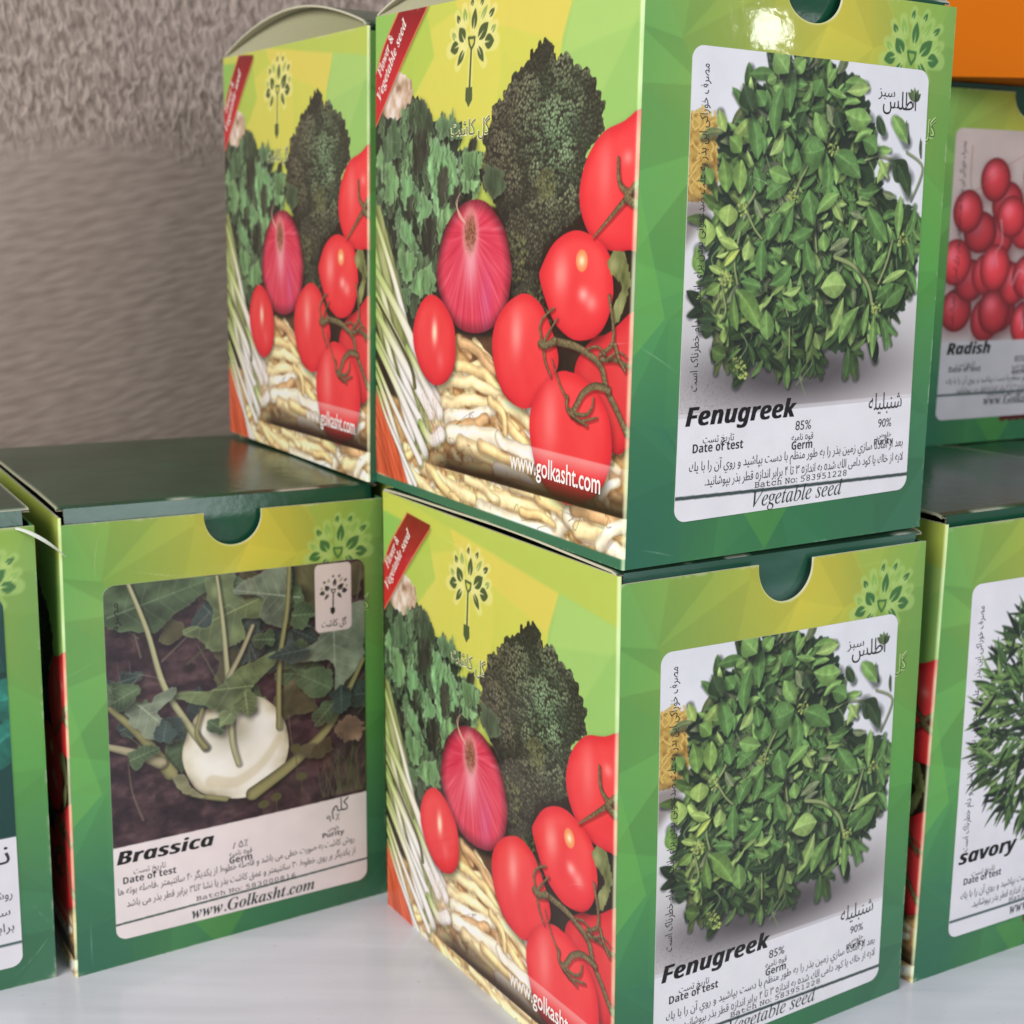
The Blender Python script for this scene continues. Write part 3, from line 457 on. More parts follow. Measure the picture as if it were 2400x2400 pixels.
GREENS = [(50, 68, 42), (88, 124, 66), (118, 154, 82), (148, 176, 98), (172, 190, 88), (116, 126, 90)]
def fenugreek_sheet():
    sh = Sheet(-6, -6, 586, 811, 1.7, (226, 222, 226)); rnd = random.Random(5)
    wn = sh.win(-6, 170, 586, 811); X, Y = wn[4], wn[5]
    sh.put(wn, ramp(np.clip((Y-180)/420, 0, 1)+0*X, (222, 214, 214), (224, 220, 222), (228, 226, 232)), 1.0+0*X+0*Y)
    gm = np.exp(-((X-270)/210)**2-((Y-250)/52)**2); sh.put(wn, (44, 40, 44), np.clip(gm*1.15, 0, 0.93))
    gm2 = np.exp(-((X-300)/320)**2-((Y-262)/110)**2); sh.put(wn, (120, 110, 112), gm2*0.5)
    sp = (vnoise(X*0.9, Y*0.9) > 0.80)*np.exp(-((X-60)/130)**2-((Y-215)/60)**2); sh.put(wn, (70, 62, 60), sp*0.5)
    sh.poly([(-8, -8), (590, -8), (590, 182), (-8, 182)], (228, 224, 228), 1)
    sh.poly([(-8, 182), (590, 182), (590, 190), (-8, 190)], (228, 224, 228), 0.5)
    # pasta-like yellow seedlings at the left
    sh.poly(rough_edge(FEN['pasta'], 4, 0.2), lambda X, Y, m: ramp(fbm(X*0.09, Y*0.11, 4), (120, 76, 30), (190, 150, 70), (222, 190, 110)))
    for i in range(50):
        x, y = rnd.uniform(0, 62), rnd.uniform(555, 690)
        sh.stroke(spline([(x, y), (x+rnd.uniform(-12, 12), y+8), (x+rnd.uniform(-20, 20), y+18)], 4, False), 6, 4, lambda T, v, X, Y: np.array((214, 176, 92))*(0.55+0.55*np.sqrt(np.clip(1-v*v, 0, 1)))[..., None], 0.9)
    sh.poly([(-6, 470), (40, 520), (62, 556), (-6, 552)], (92, 74, 66), 0.6, 8)
    Ms = rough_edge(rough_edge(spline([p for p in FEN['mass'] if not (p[0] > 420 and p[1] > 690)], 3), 16, 0.05, 3), 7, 0.2, 8)
    sh.poly(Ms, lambda X, Y, m: ramp(fbm(X*0.03, Y*0.03, 3), (24, 30, 24), (40, 56, 38), (54, 76, 46)), 1, 0.8)
    wm, mm = sh.mask(Ms); mx, my = wm[4][0], wm[5][:, 0]
    def ins(x, y):
        i, j = int((x-mx[0])*sh.k), int((y-my[0])*sh.k)
        return 0 <= j < mm.shape[0] and 0 <= i < mm.shape[1] and mm[j, i] > 0
    yl = np.array((150, 168, 70))
    def put_leaf(x0, y0, x1, y1, w_, t, seed, dim=1.0):
        c = np.array(GREENS[t], float)
        if x0 < 120 and y0 > 250: c = c*0.74+yl*0.26 if t > 0 else c
        f = dim*(0.72 if y0 < 330 else 0.9 if y0 < 400 else 1.0)
        L = math.hypot(x1-x0, y1-y0); d = (max(3, w_*0.12))
        sh.stroke([(x0+d*0.7+(x1-x0)*.1, y0-d+(y1-y0)*.1), (x0+d*0.7+(x1-x0)*.86, y0-d+(y1-y0)*.86)], w_*0.8, w_*0.7, (16, 20, 18), 0.55, w_*0.45)
        sh.leaf(x0, y0, x1, y1, w_, c*f, seed, 0.40, 0.42 if t != 0 else 0.3, power=1.12 if seed % 3 else 0.92, expo=0.86, bend=0.2)
    n = 0
    for layer, (cnt, dim) in enumerate(((420, 0.62), (420, 0.84), (200, 1.0))):
        for i in range(cnt):
            x, y = rnd.uniform(20, 575), rnd.uniform(225, 806)
            if not ins(x, y) or (x > 395 and y > 670): continue
            a = rnd.gauss(-1.57, 1.3) if y < 640 else rnd.uniform(-0.3, 3.4); L = rnd.uniform(34, 76)*(1-0.12*layer); n += 1
            dk = dim*rnd.uniform(0.88, 1.16); put_leaf(x, y, x+L*math.cos(a), y+L*math.sin(a), L*rnd.uniform(0.22, 0.44), rnd.choice([0, 1, 1, 1, 1, 2, 2, 3, 5]), n, dk)
        if layer == 0:
            for k in range(40):
                x, y = rnd.uniform(60, 540), rnd.uniform(260, 720)
                if ins(x, y): sh.stroke(spline([(x, y), (x+rnd.uniform(-24, 24), y-24), (x+rnd.uniform(-34, 34), y-60)], 5, False), 3.4, 2.4, (122, 140, 92), 0.8)
    for w_, P in FEN['stems']:
        sh.stroke(spline(P, 5, False)+np.array([2, -2]), w_*.62+3, w_*.62+3, (20, 24, 18), 0.5, 3)
        sh.stroke(spline(P, 5, False), w_*.62, w_*.55, lambda T, v, X, Y: np.array((138, 150, 98))*(0.6+0.5*np.sqrt(np.clip(1-v*v, 0, 1)))[..., None])
    for i, (x0, y0, x1, y1, w_, t) in enumerate(FEN['leaves']): put_leaf(x0, y0, x1, y1, w_*0.86, t if t != 4 or i % 3 == 0 else 3, 500+i)
    for x, y in FEN['flowers']:
        for k in range(26):
            a = rnd.uniform(0, 6.3); q = 13*math.sqrt(rnd.random())
            sh.disc(x+q*math.cos(a), y+q*math.sin(a), rnd.uniform(1.6, 3.6), rnd.uniform(1.6, 3), np.array((166, 180, 96))*rnd.uniform(0.6, 1.2), 0.9)
    for k in range(60):
        x, y = rnd.uniform(80, 540), rnd.uniform(260, 700)
        if ins(x, y): sh.stroke(spline([(x, y), (x+rnd.uniform(-10, 10), y+10), (x+rnd.uniform(-20, 20), y+22)], 4, False), 1.6, 0.8, (176, 196, 140), 0.55)
    wf = sh.win(-6, 200, 586, 811); sub = sh.a[wf[2]:wf[3], wf[0]:wf[1]]
    for ch in range(3): sub[..., ch] = sub[..., ch]*0.45+blur(sub[..., ch].copy(), 1)*0.55
    sub += (np.array((150, 160, 140))-sub)*0.05
    (bx, by), (bx2, by2), _ = FEN['bar']
    sh.poly([(-8, by), (590, by2), (590, by2-6.5), (-8, by-6.5)], (64, 76, 74))
    # lotus bud of the seed house
    x, y = FEN['atlas'][5]; y -= 2
    for a, c in ((-0.95, 1), (0.95, 1), (-0.5, 2), (0.5, 2), (0, 3)): sh.leaf(x, y-10, x+22*math.sin(a), y-10+25*math.cos(a), 12, np.array((72, 86, 56))*(0.75+0.18*c), 3, 0, 0.3)
    sh.stroke([(x, y-10), (x-1, y-22)], 2.4, 2, (60, 60, 52))
    return sh.done()

def brassica_sheet():
    sh = Sheet(-6, -6, 586, 811, 1.5, (222, 208, 206)); rnd = random.Random(9)
    soil = lambda X, Y, m: ramp(fbm(X*0.035, Y*0.05, 5)*1.2-0.1, (24, 16, 22), (48, 34, 40), (74, 54, 58), (100, 78, 78))
    (px0, py0), (px1, py1) = BRA['pb']
    sh.poly([(-8, py0), (590, py1), (590, 820), (-8, 820)], soil)
    for i in range(260):
        x, y = rnd.uniform(0, 580), rnd.uniform(230, 800); r = rnd.uniform(3, 12)
        if y > 240: sh.disc(x, y, r*1.3, r, np.array((76, 56, 60))*rnd.uniform(0.4, 1.2), 0.5, rnd.uniform(0, 3))
    for i in range(44):
        x = rnd.uniform(470, 575); sh.stroke(spline([(x, 236), (x+rnd.uniform(-14, 14), 280), (x+rnd.uniform(-50, 40), 350)], 5, False), 3, 1, (96, 100, 68), 0.5)
    def bl(P, t, seed):
        c = np.array([(56, 68, 64), (76, 92, 66), (102, 114, 78), (116, 126, 106), (132, 132, 100), (84, 80, 58), (128, 104, 86)][t], float)
        Q = rough_edge(rough_edge(spline(P, 4), 5, 0.06, seed), 3 if t < 6 else 9, 0.22, seed+5); sh.shadow(Q, 5, -8, 0.5, 6)
        def f(X, Y, m):
            n = fbm(X*0.025+seed, Y*0.03, 4); e = np.clip((1-blur(m, 2.2*sh.k))*1.9, 0, 1); v = c*(0.55+0.85*n)[..., None]
            return v+(c*1.3+30-v)*(np.clip(e*0.4, 0, 1))[..., None]
        sh.poly(Q, f, 1, 0.7)
        ctr = Q.mean(0); far = Q[np.argmax(((Q-ctr)**2).sum(1))]; ax_ = far-ctr; o_ = ctr-ax_*0.8
        wq, mq = sh.mask(Q); keep = sh.a[wq[2]:wq[3], wq[0]:wq[1]].copy()
        pale = np.minimum(c*1.35+26, 200)
        if t < 4:
            sh.stroke([o_, far], 4, 1.5, pale, 0.55, 2)
            for kk in range(1, 6):
                b_ = o_+(far-o_)*kk/6.5; n_ = np.array((-ax_[1], ax_[0]))
                for sg in (1, -1): sh.stroke([b_, b_+ax_*0.35+n_*0.55*sg], 2, 0.8, pale, 0.35, 2)
            sub = sh.a[wq[2]:wq[3], wq[0]:wq[1]]; sub[:] = keep+(sub-keep)*mq[..., None]
    for i in range(34):
        x, y = rnd.uniform(0, 580), rnd.uniform(430, 800); r = rnd.uniform(22, 60)
        bl([(x+r*math.cos(a)*rnd.uniform(0.45, 1.2), y+r*math.sin(a)*rnd.uniform(0.45, 1.2)) for a in np.arange(8)*0.785], rnd.choice([0, 0, 1, 5]), 60+i)
    for i in range(30):
        x, y = rnd.uniform(0, 580), rnd.uniform(240, 760); a = rnd.uniform(0.6, 2.6); L = rnd.uniform(60, 160)
        sh.stroke(spline([(x, y), (x+L*.5*math.cos(a)+rnd.uniform(-12, 12), y+L*.5*math.sin(a)), (x+L*math.cos(a), y+L*math.sin(a))], 5, False), 4, 2, rnd.choice([(104, 106, 80), (82, 86, 60), (120, 108, 92)]), 0.75, 2)
    for i in (14, 0, 1, 2, 3, 6, 15): bl(BRA['lv'][i][1], BRA['lv'][i][0], i)
    BU = spline(BRA['bulb'], 5); sh.shadow(BU, 0, -10, 0.7, 10)
    def bulb(X, Y, m):
        e = np.clip((blur(m, 26*sh.k)-0.42)/0.58, 0, 1); n = fbm(X*0.018, Y*0.022, 3)
        n2 = fbm(X*0.07, Y*0.05, 3); c = ramp(e*0.80+(n-.5)*.6+0.10+(n2-.5)*.16, (136, 124, 100), (206, 198, 172), (234, 230, 214), (244, 242, 234))
        g = np.exp(-((X-262)/46)**2-((Y-440)/40)**2); return c+(np.array((110, 104, 74))-c)*(g*.55)[..., None]
    sh.poly(BU, bulb)
    sh.stroke(spline([(215, 330), (270, 318), (330, 352), (372, 410)], 6, False), 30, 16, (206, 192, 158), 0.55, 12)
    for i, (c, w0, w1, P) in enumerate(BRA['st']):
        col = np.array([(168, 166, 128), (140, 136, 92), (160, 152, 122)][c], float); P = spline(P, 6, False)
        sh.stroke(P+np.array([4, -3]), w0*.9+4, w1*.9+4, (18, 16, 14), 0.4, 5)
        sh.stroke(P, w0*.9, w1*.9, lambda T, v, X, Y: col*(0.5+0.55*np.sqrt(np.clip(1-v*v, 0, 1))+0.12*v)[..., None])
    for i in (4, 5, 7, 8, 9, 10, 11): bl(BRA['lv'][i][1], BRA['lv'][i][0], 30+i)
    for x, y, r, t in ((250, 470, 26, 2), (300, 500, 34, 2), (60, 420, 34, 1), (120, 460, 30, 0), (400, 600, 40, 0), (30, 560, 36, 1), (470, 360, 34, 5), (520, 470, 40, 0), (430, 690, 40, 1)):
        bl([(x+r*math.cos(a)*rnd.uniform(0.5, 1.25), y+r*0.8*math.sin(a)*rnd.uniform(0.5, 1.25)) for a in np.arange(8)*0.785], t, 90+int(x))
    for x, y in ((408, 372), (330, 250), (360, 262), (420, 300)):
        sh.stroke([(x, y), (x+2, y-60)], 2.4, 2, (86, 80, 54), 0.8); sh.disc(x, y, 13, 10, (84, 82, 52))
    sh.poly([(-8, -8), (590, -8), (590, py1), (-8, py0)], (230, 220, 219), 1)
    (bx, by), (bx2, by2) = BRA['bar']; sh.poly([(-8, by), (590, by2), (590, by2-4.5), (-8, by-4.5)], (48, 72, 66))
    (sx0, sy1), (sx1, sy0) = BRA['sticker']
    rr = 12; P = []
    for (cx_, cy_, a0) in ((sx1-rr, sy1-rr, 0), (sx0+rr, sy1-rr, 90), (sx0+rr, sy0+rr, 180), (sx1-rr, sy0+rr, 270)):
        P += [(cx_+rr*math.cos(math.radians(a0+t)), cy_+rr*math.sin(math.radians(a0+t))) for t in range(0, 91, 15)]
    sh.poly(P, (218, 202, 198))
    s = 0.42; emblem(sh, lambda x, y: (505+(x-392)*s, 736+(y-868)*s*1.12), (40, 40, 34), (150, 150, 110), None)
    return sh.done()

def savory_sheet():
    sh = Sheet(-6, -6, 586, 811, 1.1, (224, 220, 226)); rnd = random.Random(21)
    for i in range(1500):
        a = rnd.uniform(0, 6.283); q = math.sqrt(rnd.random()); x = 310+250*q*math.cos(a); y = 490+270*q*math.sin(a)
        d = math.atan2(y-470, x-310)+rnd.gauss(0, 0.6); L = rnd.uniform(34, 84)
        c = np.array(rnd.choice([(44, 62, 40), (70, 98, 56), (92, 124, 66), (122, 148, 88), (30, 40, 30)]), float)*(0.45+0.55*min(1, i/900))
        sh.leaf(x, y, x+L*math.cos(d), y+L*math.sin(d), rnd.uniform(7, 14), c*0.92, i, 0.25, 0.2)
    sh.poly([(-8, -8), (590, -8), (590, 190), (-8, 190)], (224, 220, 226), 1)
    sh.poly([(-8, 42), (590, 42), (590, 37), (-8, 37)], (52, 74, 70))
    return sh.done()

def radish_sheet():
    sh = Sheet(-6, -6, 586, 811, 1.0, (205, 196, 196)); rnd = random.Random(4)
    sh.poly([(-8, 230), (590, 230), (590, 820), (-8, 820)], (196, 178, 172), 1, 30)
    base = [(205, 310), (150, 282), (42, 310), (205, 393), (85, 393), (145, 410), (30, 443), (175, 515), (108, 526), (60, 582), (200, 604), (150, 670)]
    base += [(x+d+rnd.uniform(-14, 14), y+rnd.uniform(-20, 20)) for d in (150, 300) for x, y in base if x+d < 560]
    pts = [(x, y, rnd.uniform(48, 55), rnd.uniform(54, 63)) for x, y in base]
    for i, (x, y, rx, ry) in enumerate(pts):
        rx, ry = rx*1.08, ry*1.06; sh.blob(x+6, y-12, rx*0.95, ry*0.95, (90, 40, 46), 0.5, 4)
        k = rnd.uniform(0.9, 1.12)
        sh.disc(x, y, rx, ry, lambda q, dx, dy: np.clip(np.array((206, 58, 66))*k*(1.08-0.55*q**3)[..., None]+np.exp(-((dx+rx*.25)/(rx*.4))**2-((dy-ry*.3)/(ry*.4))**2)[..., None]*np.array((40, 50, 56)), 0, 255))
    for P in ([(60, 760), (70, 640), (150, 690), (250, 740)], [(250, 740), (262, 770), (255, 800)], [(330, 740), (340, 780), (370, 800)]): sh.stroke(spline(P, 5, False), 3, 1.5, (150, 96, 84), 0.7)
    for P in ([(180, 560), (190, 500), (170, 470), (180, 430)], [(240, 380), (262, 420), (300, 400)], [(290, 250), (296, 320), (280, 380)]): sh.stroke(spline(P, 5, False), 6, 2, (226, 190, 190), 0.6, 3)
    sh.poly([(-8, -8), (590, -8), (590, 222), (-8, 222)], (200, 196, 200), 1)
    sh.poly([(-8, 74), (590, 74), (590, 68), (-8, 68)], (52, 74, 70))
    return sh.done()

def mint_sheet():
    sh = Sheet(-6, -6, 586, 811, 1.0, (224, 222, 228)); rnd = random.Random(14)
    sh.poly([(-8, 292), (590, 292), (590, 820), (-8, 820)], (18, 62, 58))
    for i in range(60):
        x, y = rnd.uniform(0, 600), rnd.uniform(310, 800); a = rnd.uniform(0, 6.3); L = rnd.uniform(90, 170)
        sh.leaf(x, y, x+L*math.cos(a), y+L*math.sin(a), L*0.62, np.array((38, 120, 104))*rnd.uniform(0.35, 1.15), i, 0.4, 0.35)
    sh.poly([(-8, -8), (590, -8), (590, 292), (-8, 292)], (224, 222, 228), 1)
    sh.poly([(-8, 56), (590, 56), (590, 51), (-8, 51)], (40, 70, 64))
    return sh.done()
# ------------------------------------------------------------------ lettering: glyph outlines become flat ink on the sheet
_AR = {}
for ch, c, n in (('ا', 0xFE8D, 2), ('آ', 0xFE81, 2), ('ب', 0xFE8F, 4), ('پ', 0xFB56, 4), ('ت', 0xFE95, 4), ('ث', 0xFE99, 4), ('ج', 0xFE9D, 4), ('چ', 0xFB7A, 4), ('ح', 0xFEA1, 4), ('خ', 0xFEA5, 4), ('د', 0xFEA9, 2), ('ذ', 0xFEAB, 2), ('ر', 0xFEAD, 2), ('ز', 0xFEAF, 2), ('ژ', 0xFB8A, 2), ('س', 0xFEB1, 4), ('ش', 0xFEB5, 4), ('ص', 0xFEB9, 4), ('ض', 0xFEBD, 4), ('ط', 0xFEC1, 4), ('ظ', 0xFEC5, 4), ('ع', 0xFEC9, 4), ('غ', 0xFECD, 4), ('ف', 0xFED1, 4), ('ق', 0xFED5, 4), ('ک', 0xFB8E, 4), ('ك', 0xFED9, 4), ('گ', 0xFB92, 4), ('ل', 0xFEDD, 4), ('م', 0xFEE1, 4), ('ن', 0xFEE5, 4), ('و', 0xFEED, 2), ('ه', 0xFEE9, 4), ('ی', 0xFBFC, 4), ('ي', 0xFEF1, 4), ('ئ', 0xFE89, 4), ('\u0640', 0x640, 4)):
    _AR[ch] = (c, n)
def persian(s):
    """joined letter forms, laid out right to left"""
    s = s.replace('لا', '\ue000'); out = []
    for i, ch in enumerate(s):
        p = s[i-1] if i else ' '; q = s[i+1] if i+1 < len(s) else ' '
        jp = p in _AR and _AR[p][1] == 4
        jn = q in _AR or q == '\ue000'
        if ch == '\ue000': out.append(chr(0xFEFC if jp else 0xFEFB)); continue
        if ch not in _AR: out.append('' if ch == '\u200c' else ch); continue
        c, n = _AR[ch]
        if c == 0x640: out.append(chr(c)); continue
        if n == 2: out.append(chr(c+(1 if jp else 0)))
        else: out.append(chr(c+((3 if jn else 1) if jp else (2 if jn else 0))))
    r = ''.join(out)[::-1].replace('\ufee9', '\u0665')
    import re
    return re.sub('[0-9۰-۹]+[٪%]?', lambda m: m.group()[::-1], r)
def math_alpha(s, kind):
    o = ''
    for ch in s:
        if kind == 'italic':
            if ch == 'h': o += '\u210e'; continue
            U, Lw, D = 0x1D434, 0x1D44E, None
        elif kind == 'bolditalic': U, Lw, D = 0x1D468, 0x1D482, None
        elif kind == 'mono': U, Lw, D = 0x1D670, 0x1D68A, 0x1D7F6
        elif kind == 'sansbolditalic': U, Lw, D = 0x1D63C, 0x1D656, None
        elif kind == 'sansbold': U, Lw, D = 0x1D5D4, 0x1D5EE, 0x1D7EC
        if 'A' <= ch <= 'Z': o += chr(U+ord(ch)-65)
        elif 'a' <= ch <= 'z': o += chr(Lw+ord(ch)-97)
        elif ch.isdigit() and D: o += chr(D+int(ch))
        else: o += ch
    return o
_GC = {}
def glyphs(s, weight=0.0, shear=0.0, res=4):
    k = (s, weight, shear)
    if k in _GC: return _GC[k]
    c = bpy.data.curves.new('lettering', 'FONT'); c.body = s; c.resolution_u = res; c.offset = weight; c.shear = shear
    o = bpy.data.objects.new('lettering', c); COL.objects.link(o)
    bpy.context.view_layer.update()
    me = bpy.data.meshes.new_from_object(o.evaluated_get(bpy.context.evaluated_depsgraph_get()))
    co = np.empty(len(me.vertices)*3, np.float32); me.vertices.foreach_get('co', co); co = co.reshape(-1, 3)[:, :2].copy()
    fs = [tuple(p.vertices) for p in me.polygons]
    bpy.data.meshes.remove(me); bpy.data.objects.remove(o); bpy.data.curves.remove(c)
    if len(co): co[:, 0] -= co[:, 0].min()
    _GC[k] = (co, fs); return co, fs
class Ink:
    """a run of lettering in sheet units: list of (points, faces, colour)"""
    def __init__(self): self.runs = []
    def add(self, s, x0, y, x1, col, h=None, weight=0.0, shear=0.0, rot=0.0, fit='cap', y1=None):
        co, fs = glyphs(s, weight, shear)
        if not len(co): return
        co = co.copy(); sx = (x1-x0)/co[:, 0].max(); sy = sx if h is None else h
        co[:, 0] *= sx; co[:, 1] *= sy
        if y1 is not None: co[:, 1] += (y1-y)*co[:, 0]/(x1-x0)
        if rot:
            c, s_ = math.cos(rot), math.sin(rot); co = np.stack([co[:, 0]*c-co[:, 1]*s_, co[:, 0]*s_+co[:, 1]*c], 1)
        co[:, 0] += x0; co[:, 1] += y
        self.runs.append((co, fs, col))

# ------------------------------------------------------------------ meshes
class MB:
    def __init__(self): self.v = []; self.f = []; self.c = []; self.n = 0; self.mi = []
    def grid(self, P, C=None, flip=False, col=(255, 255, 255), mat=0):
        h, w_ = P.shape[:2]; idx = (np.arange(h*w_).reshape(h, w_)+self.n)
        a, b, c, d = idx[:-1, :-1], idx[:-1, 1:], idx[1:, 1:], idx[1:, :-1]
        q = np.stack([a, b, c, d] if not flip else [a, d, c, b], -1).reshape(-1, 4)
        self.v.append(P.reshape(-1, 3)); self.f.append(q); self.n += h*w_; self.mi.append(np.full(len(q), mat))
        self.c.append(np.broadcast_to(np.array(col, np.float32), (h*w_, 3)) if C is None else C.reshape(-1, 3))
    def tri(self, V, F, col, mat=0):
        tr = []
        for f in F:
            for i in range(1, len(f)-1): tr.append((f[0]+self.n, f[i]+self.n, f[i+1]+self.n, -1))
        self.v.append(V); self.f.append(np.array(tr)); self.n += len(V); self.c.append(np.broadcast_to(np.array(col, np.float32), (len(V), 3))); self.mi.append(np.full(len(tr), mat))
    def box(self, fn, a, b, col, n=1):
        """a box in the carton's own coordinates"""
        (x0, y0, z0), (x1, y1, z1) = a, b
        def face(o, u, v):
            t = np.linspace(0, 1, n+1); U, V = np.meshgrid(t, t)
            p = np.array(o)[None, None]+U[..., None]*np.array(u)+V[..., None]*np.array(v)
            self.grid(fn(p[..., 0], p[..., 1], p[..., 2]), col=col)
        dx, dy, dz = x1-x0, y1-y0, z1-z0
        face((x0, y0, z0), (dx, 0, 0), (0, 0, dz)); face((x1, y1, z0), (-dx, 0, 0), (0, 0, dz))
        face((x0, y1, z0), (0, -dy, 0), (0, 0, dz)); face((x1, y0, z0), (0, dy, 0), (0, 0, dz))
        face((x0, y0, z1), (dx, 0, 0), (0, dy, 0)); face((x0, y1, z0), (dx, 0, 0), (0, -dy, 0))
    def build(self, name, mats, parent=None, smooth=True):
        V = np.concatenate(self.v).astype(np.float32); F = np.concatenate(self.f); C = np.concatenate(self.c)
        me = bpy.data.meshes.new(name)
        nq = F[:, 3] >= 0; cnt = np.where(nq, 4, 3); loops = F.reshape(-1); loops = loops[loops >= 0]
        q = parent
        while q is not None: V = V-np.array(q.location, np.float32); q = q.parent
        me.vertices.add(len(V)); me.vertices.foreach_set('co', V.reshape(-1))
        me.loops.add(len(loops)); me.loops.foreach_set('vertex_index', loops.astype(np.int32))
        me.polygons.add(len(F)); me.polygons.foreach_set('loop_start', np.concatenate([[0], np.cumsum(cnt)[:-1]]).astype(np.int32))
        me.polygons.foreach_set('use_smooth', np.full(len(F), smooth))
        if not isinstance(mats, (list, tuple)): mats = [mats]
        for m in mats: me.materials.append(m)
        me.polygons.foreach_set('material_index', np.concatenate(self.mi).astype(np.int32))
        me.update(calc_edges=True)
        at = me.color_attributes.new('ink', 'BYTE_COLOR', 'POINT')
        rgba = np.ones((len(V), 4), np.float32); rgba[:, :3] = np.clip(C, 0, 255)/255
        at.data.foreach_set('color_srgb', rgba.reshape(-1))
        o = bpy.data.objects.new(name, me); COL.objects.link(o)
        if parent is not None: o.parent = parent
        return o

def warp(cs):
    """the eight (slightly dented) corners of a carton -> a point map"""
    c = np.array(cs, float).reshape(2, 2, 2, 3)*S          # z, y, x
    def fn(x, y, z):
        x, y, z = np.broadcast_arrays(np.asarray(x, float), np.asarray(y, float), np.asarray(z, float))
        x, y, z = x[..., None], y[..., None], z[..., None]
        a = c[0, 0, 0]*(1-x)+c[0, 0, 1]*x; b = c[0, 1, 0]*(1-x)+c[0, 1, 1]*x
        d = c[1, 0, 0]*(1-x)+c[1, 0, 1]*x; e = c[1, 1, 0]*(1-x)+c[1, 1, 1]*x
        return (a*(1-y)+b*y)*(1-z)+(d*(1-y)+e*y)*z
    return fn
def scuff(A, X, Y, seed, n=9):
    r = random.Random(seed*31+5)
    for i in range(n):
        x, y, a, L = r.uniform(20, X.max()-20), r.uniform(20, 960), r.uniform(0, 3.14), r.uniform(10, 70)
        c, s_ = math.cos(a), math.sin(a); u = (X-x)*c+(Y-y)*s_; v = -(X-x)*s_+(Y-y)*c+((X-x)*c+(Y-y)*s_)**2*r.uniform(-.004, .004)
        m = np.exp(-(v/0.9)**2)*np.clip(1-np.abs(u)/L, 0, 1)*r.uniform(0.10, 0.34)
        A += (np.array((232, 232, 222), np.float32)-A)*m[..., None].astype(np.float32)
    return A
WHITE = (206, 202, 182)
RAD = 6.0
def sheet_ink(mb, ink, place, off):
    for co, fs, col in ink.runs:
        mb.tri(place(co[:, 0], co[:, 1], off), fs, col)

